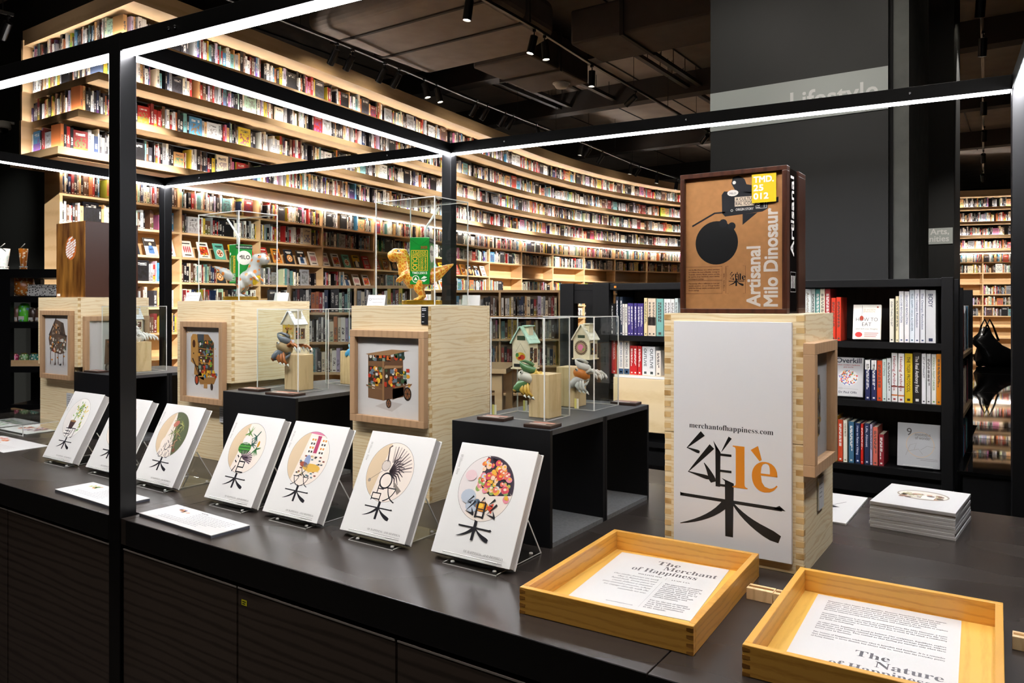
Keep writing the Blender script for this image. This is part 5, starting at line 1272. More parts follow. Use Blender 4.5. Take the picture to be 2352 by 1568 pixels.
def artbook(label, x, art, dy=0.0, rz=0.0):
    t = thing('art_book', label, 'book', (x, 1.658+dy, 0.9185), rz, 'white art books along the counter front', R(-26.7))
    boxobj('front_cover', (0, CW, 0, 0.0035, 0, CH), COVER, t, 0.0015); boxobj('back_cover', (0, CW, CT-0.0035, CT, 0, CH), COVER, t, 0.0015)
    boxobj('spine', (0, 0.0035, 0.0035, CT-0.0035, 0, CH), COVER, t)
    pb = boxobj('page_block', (0.0035, CW-0.004, 0.0036, CT-0.0036, 0.003, CH-0.003), mat('page_edges', '#cfcbc6', 0.45), t)
    for i in range(5): boxobj('leaf_seam', (CW-0.0042, CW-0.0036, 0.0065+i*0.0048, 0.0073+i*0.0048, 0.003, CH-0.003), mat('page_seam', '#a5a19d', 0.5), pb)
    p = Print(); art(p); g_mu(Sub(p, CX_-0.057, 0.052, 0.112, 0.055), KI, 0.95)
    p.text(serif('OF HAPPINESS : AND BIOPHILIA'), 0.245, 0.018, 0.0085, '#8a8680', 'R', 0, -0.004); p.rect(0.14, 0.012, 0.245, 0.0128, '#8a8680'); p.rect(0.19, 0.006, 0.245, 0.008, '#99958f')
    p.text(ital('William Sim'), 0.012, 0.285, 0.012, '#9a958e', 'L', -PI/2)
    p.build('cover_print', t, MF((0, 0, 0), (1, 0, 0), (0, 0, 1)))
    s = thing('book_stand', 'clear stand under the art book '+label.split('white art book ')[1], 'stand', (x+0.058, 1.64+dy, TZ), rz, 'acrylic book stands')
    w_ = 0.183
    boxobj('front_lip', (0, w_, 0, 0.003, 0.003, 0.034), ACRYL, s); boxobj('lip_edge', (0, w_, 0, 0.003, 0.034, 0.0355), ACRYE, s)
    boxobj('base_plate', (0, w_, 0, 0.225, 0.0005, 0.003), ACRYL, s); boxobj('base_edge', (0, w_, -0.0006, 0, 0.0005, 0.003), ACRYE, s)
    for xx in (0, w_-0.0015): boxobj('side_edge', (xx, xx+0.0015, 0.003, 0.225, 0.003, 0.0042), ACRYE, s)
    M = Matrix.Translation((0, 0.225, 0.002)) @ Matrix.Rotation(R(32), 4, 'X')
    MB().box(0, w_, -0.003, 0, 0, 0.155, M=M).build('back_rest', ACRYL, s)
    for xx in (0, w_-0.0018): MB().box(xx, xx+0.0018, -0.0034, 0.0004, 0, 0.155, M=M).build('rest_edge', ACRYE, s)
    for xx in (0.02, w_-0.02):
        for yy in (0.02, 0.2): MB().lathe([(0.006, 0.003), (0.005, 0.006), (0.0, 0.0065)], 12, Matrix.Translation((xx, yy, 0))).build('rubber_dot', mat('rubber_dot', '#d9d6cf', 0.5), s)
artbook('white art book with a disc of red and orange sweets', -1.408, a_candy)
artbook('white art book with a feathered lion dance drawing', -1.778, a_lion)
artbook('white art book with painted flats and a dining table', -2.153, a_flats)
artbook('white art book with a striped melon and green leaves', -2.482, a_melon)
artbook('white art book with dark green grass on tan', -2.972, a_grass, 0.012)
artbook('white art book with tan fruit, cut by the dark post', -3.362, a_figs, 0.02)
artbook('white art book with a potted plant in yellow bloom', -3.748, a_pot, 0.02)

# information cards lying by the books
def infocard(label, x0, y0, w_, d_, rz, seed):
    t = thing('information_card', label, 'card', (x0, y0, TZ), rz, 'white information cards on the counter')
    boxobj('foam_core', (0, w_, 0, d_, 0, 0.007), mat('foam_edge', '#5a5c66', 0.6), t); boxobj('face_sheet', (0, w_, 0, d_, 0.007, 0.010), WHITE, t, 0.0008)
    p = Print(); rs = random.Random(seed)
    cs = ['#d98f5a', '#c9c04a', '#7fae6a'] if seed == 1 else ['#d98a6a', '#8fa3c9', '#e0b08a']
    for i in range(12): p.disc(w_*0.22+rs.gauss(0, 0.018), d_*0.74+rs.gauss(0, 0.008), 0.009, rs.choice(cs), 0.005, 10, rs.uniform(0, 3))
    for i in range(9): dashes(p, w_*0.42 if i < 6 else w_*0.18, d_*0.78-i*0.0105, w_*(0.5 if i < 6 else 0.6)*rs.uniform(0.8, 1), 0.003, '#8c8c90', rs)
    dashes(p, w_*0.42, d_*0.87, 0.04, 0.005, '#5a5a60', rs); p.build('print', t, MF((0, 0, 0.010), (1, 0, 0), (0, 1, 0)))
infocard('white information card with an orange sketch, clear of the dark post', -2.503, 1.428, 0.425, 0.137, -0.035, 2)
infocard('white information card with a yellow-green sketch, crossed by the dark post', -3.092, 1.430, 0.425, 0.142, -0.03, 1)

# ---------------------------------------------------------------- pine trays with text sheets
def tray(label, x, y, rz, wd, dp, sheet):
    t = thing('pine_tray', label, 'tray', (x, y, TZ), rz, 'dovetailed pine trays'); h_, k = 0.061, 0.015
    boxobj('front_wall', (0, wd, 0, k, 0, h_), TRAYW, t, 0.0015); boxobj('back_wall', (0, wd, dp-k, dp, 0, h_), TRAYW, t, 0.0015)
    boxobj('side_wall', (0, k, k, dp-k, 0, h_), TRAYW, t, 0.0012); boxobj('side_wall', (wd-k, wd, k, dp-k, 0, h_), TRAYW, t, 0.0012)
    boxobj('floor_board', (k, wd-k, k, dp-k, 0.003, 0.009), TRAYF, t)
    for z in (0.052, 0.037, 0.020, 0.004):
        for xx in (0.0, wd-k): MB().prism([(xx, z-0.0045), (xx+k, z-0.003), (xx+k, z+0.003), (xx, z+0.0045)] if xx == 0 else [(xx, z-0.003), (xx+k, z-0.0045), (xx+k, z+0.0045), (xx, z+0.003)], 0, 0.0006, MF((0, 0, 0), (1, 0, 0), (0, 0, 1))).build('dovetail', TRAYD, t)
    return t
def trayloc(x, y, rz, u, v): return (x+u*math.cos(rz)-v*math.sin(rz), y+u*math.sin(rz)+v*math.cos(rz), TZ+0.0093)
TR1 = (-0.985, 1.478, R(2.5)); TR2 = (-0.463, 1.472, R(1.8))
tray('pine tray with the sheet titled The Merchant of Happiness', *TR1, 0.415, 0.535, None)
tray('pine tray at the corner with the sheet ending in The Nature of Happiness', *TR2, 0.428, 0.515, None)
TXT = '#3d3b3c'
s = thing('text_sheet', 'white sheet titled The Merchant of Happiness in the first pine tray', 'paper', trayloc(*TR1, 0.06, 0.125), TR1[2]+R(3))
boxobj('paper', (0, 0.302, 0, 0.375, 0, 0.0012), WHITE, s)
p = Print(); GY = '#5f5e62'
p.text(serif('The'), 0.118, 0.322, 0.040, GY, 'L', 0, 0.0); p.text(serif('Merchant'), 0.146, 0.288, 0.040, GY, 'L', 0, 0.0, width=0.142); p.text(serif('of Happiness'), 0.07, 0.254, 0.040, GY, 'L', 0, 0.0, width=0.175)
p.text(serif('WILLIAM SIM'), 0.162, 0.228, 0.0095, TXT, 'R', 0, 0.006); p.text(serif('LUSH TAN'), 0.19, 0.222, 0.0095, TXT, 'L', 0, -0.003); p.rect(0.175, 0.218, 0.1756, 0.236, '#8c8a8a')
for i, l in enumerate(('Our studio focuses on work', 'that is hand-drawn and', 'hand-built. Every piece we', 'create follows a manual,', 'time-intensive process, where', 'we engage directly with the', 'materials we use.')): p.text(ital(l), 0.162, 0.205-i*0.0165, 0.0125, TXT, 'R', 0, 0.006, sx=0.86)
for i, l in enumerate(('The physicality of making', 'is central to our practice.', 'Working with our hands is', 'not just a method, but a', 'profoundly human way of', 'connecting with each', 'piece, shaping it through', 'direct interaction and', 'careful attention.', '', 'For us, the act of making', 'is as important as the final', 'work. It is about process,', 'form, and a commitment', 'to the tangible.')):
    if l: p.text(serif(l), 0.182, 0.190-i*0.0118, 0.0098, TXT, 'L', 0, 0.008, sx=0.88)
p.rect(0.172, 0.02, 0.1725, 0.2, '#8c8a8a'); p.text(serif('merchantofhappiness.com'), 0.09, 0.022, 0.006, TXT, 'L', 0, 0.008)
p.build('lettering', s, MF((0, 0, 0.0012), (1, 0, 0), (0, 1, 0)))
s = thing('text_sheet', 'white sheet with long paragraphs in the corner pine tray', 'paper', trayloc(*TR2, 0.055, 0.065), TR2[2]+R(1))
boxobj('paper', (0, 0.302, 0, 0.425, 0, 0.0012), WHITE, s)
p = Print()
body = ('Happiness often begins in the familiar. However fantastical our art may appear,', 'its details carry a sense of recognition that binds us through shared human', 'experience. This idea continues in the painting series Rolling Along With', 'Happiness, where homes on wheels become homes away from home. Filled with', 'familiar household objects and decor, these works imagine the freedom to explore', 'the world without leaving behind the warmth and comfort of home.', '', 'Sometimes happiness is as simple as a colloquial term like Milo Dinosaur, a name', 'that makes sense only when the drink itself has become part of everyday life. Our', 'sculpture Milo Dinosaur is meant to be just that, a smile in the mind, a comforting', 'joy built on belonging.', '', 'At other times, happiness is found in balance. Our sculptures, Equilibria, explore', 'the delicate act of holding cultural heritage and natural heritage together, without', 'letting either slip away. They remind us that lasting joy emerges only when these', 'forces exist in harmony.', '', 'The Nature of Happiness celebrates what is heartfelt and familiar. It is a reminder', 'that happiness is never distant, but always with us, woven into the everyday poetry', 'of being human.')
for i, l in enumerate(body):
    if l: p.text(serif(l), 0.028, 0.388-i*0.0115, 0.0086, TXT, 'L', 0, 0.008, width=0.25*min(1, len(l)/80))
p.text(serif('The'), 0.12, 0.118, 0.040, GY, 'L', 0, 0.0); p.text(serif('Nature'), 0.16, 0.084, 0.040, GY, 'L', 0, 0.0); p.text(serif('of Happiness'), 0.08, 0.05, 0.040, GY, 'L', 0, 0.0, width=0.18)
p.build('lettering', s, MF((0, 0, 0.0012), (1, 0, 0), (0, 1, 0)))
for lab, x0, x1, y in (('short pale wooden bar between the two pine trays', -0.575, -0.512, 1.86), ('second short wooden bar touching the corner tray', -0.510, -0.462, 1.858), ('pale wooden bar to the right of the corner tray', -0.033, 0.10, 1.90)):
    t = thing('wooden_bar', lab, 'bar', (x0, y, TZ), 0.0, 'pale wooden bars on the counter'); boxobj('bar_stock', (0, x1-x0, 0, 0.034, 0, 0.028), BLOCKW, t, 0.001)
    boxobj('groove', (0.002, x1-x0-0.002, 0.012, 0.022, 0.028, 0.0285), TRAYD, t)

# ---------------------------------------------------------------- prints at the right
def wprint(label, x, y, z, rz, w_, d_, th, art, name='art_print', group=None):
    t = thing(name, label, 'print', (x, y, z), rz, group); boxobj('sheet', (0, w_, 0, d_, 0, th), WHITE, t, 0.0006)
    boxobj('wrap_edge', (0.001, w_-0.001, -0.0004, 0, 0.0012, th-0.0015), mat('wrapped_edge', '#a8a4a0', 0.25, coat=0.4), t)
    if art: p = Print(); art(p, w_, d_); p.build('picture', t, MF((0, 0, th), (1, 0, 0), (0, 1, 0)))
def art_ship(p, w_, d_):
    rs = random.Random(81); p.disc(w_*0.5, d_*0.6, w_*0.32, '#9a8f80', d_*0.22, 24, -0.08); p.up(); p.disc(w_*0.5, d_*0.6, w_*0.30, '#dcd8cc', d_*0.18, 24, -0.08); p.up(); clutter(p, w_*0.26, d_*0.42, w_*0.75, d_*0.66, 60, ['#a9a77c', '#c4997c', '#8a6a58', '#cfc8a8', '#b07a64', '#6d5c50'], 0.004, 0.012, rs); p.rect(w_*0.5, d_*0.44, w_*0.66, d_*0.6, '#eeeae2'); p.up(); p.disc(w_*0.6, d_*0.58, w_*0.05, '#5a4a44', d_*0.03, 14)
for i in range(8):
    nm = 'white art print, %s of the stack on the counter by the dark shelf' % ['lowest', 'second', 'third', 'fourth', 'fifth', 'sixth', 'seventh', 'topmost'][i]
    wprint(nm, -0.432+random.uniform(-0.002, 0.002), 2.705-0.02+random.uniform(-0.002, 0.002), TZ+i*0.0106, -0.07+random.uniform(-0.006, 0.006), 0.242, 0.305, 0.0103, art_ship if i == 7 else None, group='wrapped art prints in a stack')
def art_bird(p, w_, d_):
    p.line([(w_*0.35, d_*0.12), (w_*0.8, d_*0.72)], 0.003, '#2c2a30'); p.poly([(w_*0.55, d_*0.38), (w_*0.78, d_*0.5), (w_*0.66, d_*0.55)], '#1c1a22'); p.ring(w_*0.34, d_*0.7, 0.018, 0.002, '#8c7f86', 20)
wprint('single white print with a black fold drawing beyond the tall board', -0.76, 2.66, TZ, 0.0, 0.262, 0.40, 0.006, art_bird, 'single_print')

# ---------------------------------------------------------------- low glass-topped case and papers at the far left
t = thing('flat_showcase', 'low clear showcase over prints at the far left of the counter', 'display case', (-5.35, 1.93, TZ))
w_, d_, h_ = 0.82, 0.30, 0.055
for b6 in ((0, w_, 0, 0.004, 0, h_), (0, w_, d_-0.004, d_, 0, h_), (0, 0.004, 0.004, d_-0.004, 0, h_), (w_-0.004, w_, 0.004, d_-0.004, 0, h_), (0, w_, 0, d_, h_, h_+0.004)): boxobj('pane', b6, ACRYL, t)
for b6 in ((0, w_, -0.001, 0.0, h_, h_+0.004), (w_, w_+0.001, 0, d_, h_, h_+0.004), (w_-0.003, w_+0.001, -0.001, 0.003, 0, h_), (w_-0.003, w_+0.001, d_-0.003, d_, 0, h_), (0, w_, -0.001, 0, 0, 0.003)): boxobj('polished_edge', b6, ACRYE, t)
for i, (x, nm) in enumerate(((-5.28, 'green'), (-4.9, 'rust'))):
    def art_l(p, w2, d2, i=i): rs = random.Random(90+i); clutter(p, w2*0.2, d2*0.25, w2*0.8, d2*0.75, 40, [['#6f8f6a', '#a9b88c', '#4f6a52'], ['#c4704c', '#d8a08a', '#7a4a3c', '#8f6f8c']][i], 0.006, 0.02, rs)
    wprint('%s tinted print lying inside the low clear showcase' % nm, x, 1.96, TZ+0.001, 0, 0.34, 0.24, 0.003, art_l, 'showcase_print', 'prints in the low showcase')
def art_m(p, w2, d2):
    rs = random.Random(95); clutter(p, w2*0.1, d2*0.5, w2*0.4, d2*0.9, 20, ['#c4583c', '#e0a08a', '#d98a5c'], 0.006, 0.018, rs)
    for i in range(8): p.rect(w2*0.1, d2*(0.42-i*0.045), w2*0.85, d2*(0.42-i*0.045)+0.003, '#b9b7b4')
wprint('white leaflet at the left edge of the counter before the low showcase', -4.62, 1.66, TZ, 0.0, 0.52, 0.21, 0.002, art_m, 'leaflet')
ROW_A = (1.434, [(-0.959, -0.9298, 0.262, '#d9ddd8', 'white', 'Authenticity', '#7a6a50'), (-0.929, -0.9108, 0.262, '#b9c4bc', 'grey-green', '', ''), (-0.91, -0.8858, 0.262, '#4f8f86', 'teal', '', ''), (-0.885, -0.8628, 0.262, '#e6dcc0', 'cream', '', ''), (-0.862, -0.8378, 0.262, '#b23a3a', 'red patterned', '', ''), (-0.833, -0.8128, 0.215, '#d8402a', 'red', '', ''), (-0.808, -0.7868, 0.218, '#d8402a', 'scarlet', '', ''), (-0.567, -0.5488, 0.21, '#e8e2d0', 'cream', 'EVERYTHING TO EAT', '#3a3a3a'), (-0.541, -0.5278, 0.222, '#e6d9b0', 'pale yellow', '', ''), (-0.525, -0.5058, 0.245, '#eceae6', 'white', 'GLUCOSE REVOLUTION', '#3f4f7a'), (-0.503, -0.4828, 0.244, '#eceae6', 'white', 'GLUCOSE REVOLUTION', '#3f4f7a'), (-0.481, -0.4608, 0.251, '#dfe6ea', 'bluish white', 'THE HAPPY HIGH ACHIEVER', '#4a6a7a'), (-0.458, -0.4388, 0.252, '#dedfe0', 'pale grey', 'The Ozempic Revolution', '#3a4a6a'), (-0.436, -0.4158, 0.252, '#e2e3e4', 'light grey', 'The Ozempic Revolution', '#3a4a6a'), (-0.413, -0.3718, 0.249, '#d3d3d2', 'grey', 'BODY', '#2c3350')])
ROW_B = (1.147, [(-0.675, -0.6528, 0.197, '#2a2f5a', 'navy and white', '', ''), (-0.648, -0.6258, 0.196, '#2a2f5a', 'navy', '', ''), (-0.623, -0.6008, 0.195, '#d8502a', 'orange', '', ''), (-0.598, -0.5808, 0.203, '#c9d9cf', 'mint', 'FAT Chance', '#22302a'), (-0.579, -0.5618, 0.209, '#dfe4e0', 'pale', '', ''), (-0.559, -0.5338, 0.235, '#e8e6e2', 'white', 'Healing Arthritis', '#a03a3a'), (-0.529, -0.5038, 0.234, '#e8e6e2', 'white', 'Healing Arthritis', '#a03a3a'), (-0.501, -0.4688, 0.235, '#d9b81c', 'yellow', 'THE TIGER PROTOCOL', '#2c2a18'), (-0.466, -0.4318, 0.24, '#17161a', 'black', 'The Real Anthony Fauci', '#e8e6e2'), (-0.429, -0.4118, 0.237, '#e6e5e3', 'white', 'SIT UP STRAIGHT', '#2c2c30'), (-0.409, -0.3918, 0.236, '#dfe0dc', 'grey-white', '', ''), (-0.389, -0.3698, 0.235, '#e4e6dc', 'green-white', 'FOODS to FIGHT CANCER', '#5a8a3a'), (-0.368, -0.3488, 0.237, '#e08a1c', 'orange', '', '')])
ROW_C = (0.831, [(-0.835, -0.8228, 0.226, '#e6e2da', 'white', '', ''), (-0.82, -0.8048, 0.225, '#e0a81c', 'yellow', 'EVERY MIND OF HAPPY', '#3a2a14'), (-0.802, -0.7798, 0.209, '#c8482a', 'brick red', '', ''), (-0.775, -0.7578, 0.208, '#e3ddc8', 'cream', 'GABOR MATE', '#6a5a3a'), (-0.751, -0.7278, 0.203, '#3f6a86', 'blue', '', ''), (-0.721, -0.6998, 0.198, '#22335a', 'navy', 'How to Raise a Viking', '#d8dce6'), (-0.695, -0.6838, 0.197, '#c4281f', 'red', '', ''), (-0.679, -0.6568, 0.201, '#2a3350', 'dark blue', 'Life, Almost', '#d8d4dc'), (-0.654, -0.6448, 0.196, '#b9b4d2', 'lavender', '', ''), (-0.64, -0.6198, 0.187, '#d06a5a', 'salmon', '', ''), (-0.615, -0.5928, 0.153, '#8a2c34', 'tartan', '', '')])
ROW_D = (1.434, [(-2.088, -2.0368, 0.187, '#101012', 'black', 'CHINESE MEDICINE', '#e6e4de'), (-2.033, -2.0168, 0.227, '#1f2a3a', 'dark navy', '', ''), (-2.01, -1.9918, 0.226, '#243040', 'navy', '', ''), (-1.988, -1.9768, 0.184, '#dcd8cc', 'ivory', '', ''), (-1.974, -1.9608, 0.184, '#dcd8cc', 'ivory', '', ''), (-1.958, -1.9408, 0.189, '#41357a', 'purple', '', ''), (-1.937, -1.9198, 0.188, '#41357a', 'purple', '', ''), (-1.916, -1.8988, 0.188, '#41357a', 'purple', '', ''), (-1.896, -1.8788, 0.187, '#41357a', 'purple', '', ''), (-1.875, -1.8578, 0.187, '#41357a', 'purple', '', ''), (-1.852, -1.8338, 0.219, '#e2cd9a', 'straw', '', ''), (-1.83, -1.8068, 0.216, '#dccab0', 'beige', '', ''), (-1.803, -1.7798, 0.215, '#dccab0', 'beige', '', ''), (-1.776, -1.7348, 0.214, '#7ab0a6', 'teal', '', ''), (-1.731, -1.7108, 0.213, '#e2e0dc', 'white', '', ''), (-1.709, -1.6898, 0.213, '#e2e0dc', 'white', '', ''), (-1.688, -1.6688, 0.212, '#e2e0dc', 'white', '', ''), (-1.666, -1.6488, 0.216, '#d0dcd8', 'pale aqua', '', '')])
ROW_E = (1.206, [(-2.088, -2.0598, 0.207, '#b8242a', 'red', 'METABOLICAL', '#f0dcd8'), (-2.057, -2.0308, 0.207, '#b8242a', 'red', 'METABOLICAL', '#f0dcd8'), (-2.027, -2.0138, 0.17, '#d8dcd4', 'white', 'FIRST AID', '#2c3a34'), (-2.012, -1.9828, 0.2, '#e0dcd0', 'cream', 'MEDICINES & DRUGS', '#3a5a7a'), (-1.979, -1.9468, 0.2, '#e0dcd0', 'cream', 'MEDICINES & DRUGS', '#2a3a4a'), (-1.943, -1.9218, 0.168, '#c0262a', 'bright red', '', ''), (-1.918, -1.8948, 0.168, '#c0262a', 'bright red', '', ''), (-1.893, -1.8688, 0.167, '#c0262a', 'bright red', '', ''), (-1.866, -1.8278, 0.166, '#dfe0e0', 'silver', 'OUTLIVE', '#2c3a3a'), (-1.825, -1.7828, 0.166, '#dfe0e0', 'silver', 'OUTLIVE', '#2c3a3a'), (-1.779, -1.7508, 0.145, '#e6ddd0', 'cream', '', '')])
# ---------------------------------------------------------------- black shelf unit behind the counter
SB = mat('shelf_black', '#070708', 0.45, spec=0.3)
SBP = wood('shelf_back_veneer', '#34302e', '#232020', 40, 'X', 2.0, 0.6, (1, 1, 0.1), 0.5)
t = thing('black_shelf_unit', 'black steel shelf unit of books standing behind the counter', 'shelf')
Y0, Y1 = 4.05, 4.42
for x0, x1 in ((-2.395, -2.30), (-2.17, -2.06), (-0.345, -0.297)):
    boxobj('upright', (x0, x1, Y0-0.01, Y0+0.05, 0, 1.742), SB, t, 0.002); boxobj('upright', (x0, x1, Y1-0.05, Y1, 0, 1.742), SB, t, 0.002)
boxobj('top_rail', (-2.30, -0.345, Y0, Y1, 1.70, 1.738), SB, t, 0.002)
boxobj('back_panel', (-2.06, -0.345, Y1-0.03, Y1-0.012, 0.1, 1.70), SBP, t)
boxobj('end_panel', (-0.345, -0.322, Y0+0.05, Y1-0.05, 0.1, 1.70), SB, t)
for z in (1.433, 1.146, 0.83, 0.5):
    sh = boxobj('shelf_board', (-2.06, -0.345, Y0+0.006, Y1-0.03, z-0.022, z), SB, t); boxobj('shelf_lip', (-2.06, -0.345, Y0, Y0+0.006, z-0.03, z+0.001), SB, sh)
boxobj('kick_rail', (-2.06, -0.345, Y0, Y0+0.03, 0.70, 0.775), SB, t)
boxobj('door_window_top', (-2.30, -2.17, Y0, Y0+0.03, 1.62, 1.70), SB, t); boxobj('door_window_foot', (-2.30, -2.17, Y0, Y0+0.03, 0.2, 1.43), SB, t)
tg = thing('shelf_tag', 'tiny orange tag on the top rail of the black shelf unit', 'tag', (-2.03, Y0-0.0008, 1.712)); boxobj('tag_body', (0, 0.014, -0.002, 0, 0, 0.012), mat('tag_orange', '#e08a2a', 0.4), tg)
boxobj('plywood_riser', (-2.03, -1.705, Y0+0.004, Y1-0.06, 1.1465, 1.188), BIRCH, t, 0.001)
boxobj('plywood_front', (-2.03, -1.705, Y0-0.014, Y0-0.001, 0.885, 1.19), BIRCH, t, 0.004); boxobj('acrylic_lip', (-2.02, -1.71, Y0-0.014, Y0+0.0, 1.191, 1.206), ACRYE, t)
boxobj('plywood_tread', (-2.03, -1.705, Y0+0.002, Y1-0.06, 1.189, 1.205), BIRCH, t)
def spine(row, tier, seen):
    z, bs = row
    for i, (x0, x1, h_, c, nm, ti, ik) in enumerate(bs):
        k = thing('paperback', '', 'book', (x0, 4.075+0.004*((i*7) % 3), z), 0, 'books on the black shelf unit'); w_ = x1-x0; d_ = 0.15
        near = bs[i-1][4] if i else None
        lab = '%s paperback, %s from the left on the black unit, %s' % (nm, ordn(i+1), tier)
        if ti and (nm, ti) not in seen: lab = '%s paperback lettered %s, black unit, %s' % (nm, ti, tier) if 'Fauci' not in ti else 'thick black paperback with white spine lettering beside the yellow one'
        seen.add((nm, ti)); k['label'] = lab
        cm = mat('pb_'+c[1:], c, 0.3, coat=0.25)
        boxobj('cover', (0, w_, 0, 0.0015, 0, h_), cm, k); boxobj('side_board', (0, 0.0012, 0.0015, d_, 0, h_), cm, k); boxobj('side_board', (w_-0.0012, w_, 0.0015, d_, 0, h_), cm, k)
        boxobj('page_block', (0.0013, w_-0.0013, 0.002, d_-0.002, 0.002, h_-0.003), PAGES, k)
        p = Print(); ink = ik or ('#e8e4dc' if sum(lin(c)) < 0.7 else '#4a4640')
        if ti: p.text(ti, w_*0.28, h_*0.93, w_*0.62, ink, 'L', -PI/2, 0.012, width=min(h_*0.72, 0.62*w_*0.62*len(ti)))
        else:
            rs = random.Random(i*17+len(tier)); dash = 0
            for uu in (0.36, 0.62): 
                y = h_*0.9
                while y > h_*rs.uniform(0.25, 0.5): l = rs.uniform(0.008, 0.02); p.rect(w_*uu-w_*0.09, y-l, w_*uu+w_*0.09, y, ink); y -= l+0.004
        p.rect(w_*0.3, 0.008, w_*0.7, 0.008+w_*0.35, ink)
        if nm in ('beige',): p.rect(0, h_*0.28, w_, h_*0.5, '#2c211c')
        if nm == 'navy and white' or (nm == 'navy' and tier.startswith('middle')): p.rect(0, h_*0.76, w_, h_, '#e6e4e0')
        if ti == 'Healing Arthritis': p.rect(0, h_*0.30, w_, h_*0.33, '#8a3a2c'); p.rect(0, h_*0.12, w_, h_*0.15, '#d07a3a')
        if ti == 'MEDICINES & DRUGS': p.rect(0, 0, w_, h_*0.16, '#2c4a6a')
        p.build('spine_print', k, MF((0, -0.0001, 0), (1, 0, 0), (0, 0, 1)))
seen = set()
spine(ROW_A, 'top shelf', seen); spine(ROW_B, 'middle shelf', seen); spine(ROW_C, 'bottom shelf', seen); spine(ROW_D, 'top shelf, far part', seen); spine(ROW_E, 'plywood riser', seen)
def faceout(label, x0, x1, z, h_, c, art, tilt=-10):
    k = thing('display_paperback', label, 'book', (x0, 4.085, z+0.012), 0, None, R(tilt)); w_ = x1-x0
    boxobj('cover', (0, w_, 0, 0.002, 0, h_), mat('pb_'+c[1:], c, 0.3, coat=0.25), k); boxobj('page_block', (0.001, w_-0.002, 0.002, 0.018, 0.002, h_-0.002), PAGES, k); boxobj('back_cover', (0, w_, 0.018, 0.02, 0, h_), mat('pb_'+c[1:], c), k)
    p = Print(); art(p, w_, h_); p.build('cover_print', k, MF((0, -0.0001, 0), (1, 0, 0), (0, 0, 1)))
    s = thing('small_book_stand', 'small clear stand under the '+label.split(',')[0], 'stand', (x0+w_*0.15, 4.073, z)); boxobj('lip', (0, w_*0.7, -0.003, 0, 0, 0.02), ACRYL, s); boxobj('foot', (0, w_*0.7, 0, 0.09, 0, 0.0025), ACRYL, s); boxobj('lip_edge', (0, w_*0.7, -0.003, 0, 0.02, 0.0212), ACRYE, s)
def ar_eat(p, w_, h_):
    p.text('DR ANDREW', w_*0.36, h_*0.83, 0.0115, '#a9803c', 'L', 0, 0, width=w_*0.45); p.text('JENKINSON', w_*0.36, h_*0.775, 0.0115, '#a9803c', 'L', width=w_*0.43)
    p.text('HOW TO', w_*0.5, h_*0.52, 0.026, '#2c2c30', 'C', 0, -0.008, width=w_*0.78); p.text('EAT', w_*0.5, h_*0.38, 0.026, '#2c2c30', 'C', 0, -0.008, width=w_*0.34); p.text('(and Still Lose Weight)', w_*0.5, h_*0.28, 0.0095, '#5a5a58', 'C', width=w_*0.78)
    p.line([(w_*0.32, h_*0.98), (w_*0.32, h_*0.65)], 0.0015, '#6a665e'); p.disc(w_*0.31, h_*0.61, 0.009, '#b8442c', 0.012, 14); p.disc(w_*0.22, h_*0.13, w_*0.13, '#c8302c', h_*0.075, 20); p.disc(w_*0.88, h_*0.93, 0.004, '#c8502c')
    for i in range(3): p.rect(w_*0.42, h_*(0.17-0.05*i), w_*(0.92-0.04*i), h_*(0.185-0.05*i), '#b5483c')
def ar_over(p, w_, h_):
    p.text('Overkill', w_*0.5, h_*0.86, 0.034, '#26283c', 'C', 0, 0.02, width=w_*0.86); p.text('when modern medicine', w_*0.5, h_*0.79, 0.0095, '#a8342c', 'C', 0, 0.012, width=w_*0.76); p.text('goes too far', w_*0.5, h_*0.735, 0.0095, '#a8342c', 'C', 0, 0.012)
    rs = random.Random(5); p.disc(w_*0.5, h_*0.48, w_*0.34, '#d8d6d2', h_*0.2, 28); p.up()
    for i in range(110):
        a, r = rs.uniform(0, 6.28), math.sqrt(rs.random()); p.disc(w_*0.5+w_*0.31*r*math.cos(a), h_*0.48+h_*0.18*r*math.sin(a), 0.0045, rs.choice(['#c8382c', '#2f6fa8', '#e8e4dc', '#d8a02c', '#3f8a5a', '#8a4a9a', '#e08a4a']), 0.0025, 8, rs.uniform(0, 3))
        if i % 8 == 7: p.up()
    p.text('Dr Paul Offit', w_*0.5, h_*0.08, 0.0145, '#2c3040', 'C', 0, 0.01, width=w_*0.62); p.line([(w_*0.3, h_*0.2), (w_*0.85, h_*0.19)], 0.002, '#a8a6a4'); p.disc(w_*0.25, h_*0.2, 0.012, '#b4b2b0', 0.006, 14)
def ar_nine(p, w_, h_):
    p.text('9', w_*0.22, h_*0.72, 0.05, '#4a4640', 'L'); p.text('months', w_*0.42, h_*0.72, 0.022, '#6a665e', 'L', width=w_*0.36); p.text('of wonder', w_*0.42, h_*0.64, 0.022, '#6a665e', 'L', width=w_*0.36); p.ring(w_*0.54, h_*0.52, w_*0.33, 0.002, '#c9a87a', 40)
    for pts in ([(0.2, 0.25), (0.3, 0.5), (0.45, 0.55), (0.4, 0.4)], [(0.55, 0.4), (0.7, 0.5), (0.9, 0.48)], [(0.25, 0.35), (0.5, 0.42), (0.6, 0.3)]): p.line([(a*w_, b_*h_) for a, b_ in pts], 0.0015, '#8a867e')
    p.rect(w_*0.45, h_*0.2, w_*0.95, h_*0.206, '#6a665e'); p.rect(w_*0.55, h_*0.165, w_*0.95, h_*0.171, '#6a665e')
faceout('cream paperback facing out with HOW TO EAT, top shelf of the black unit', -0.735, -0.609, 1.433, 0.172, '#ece6d6', ar_eat)
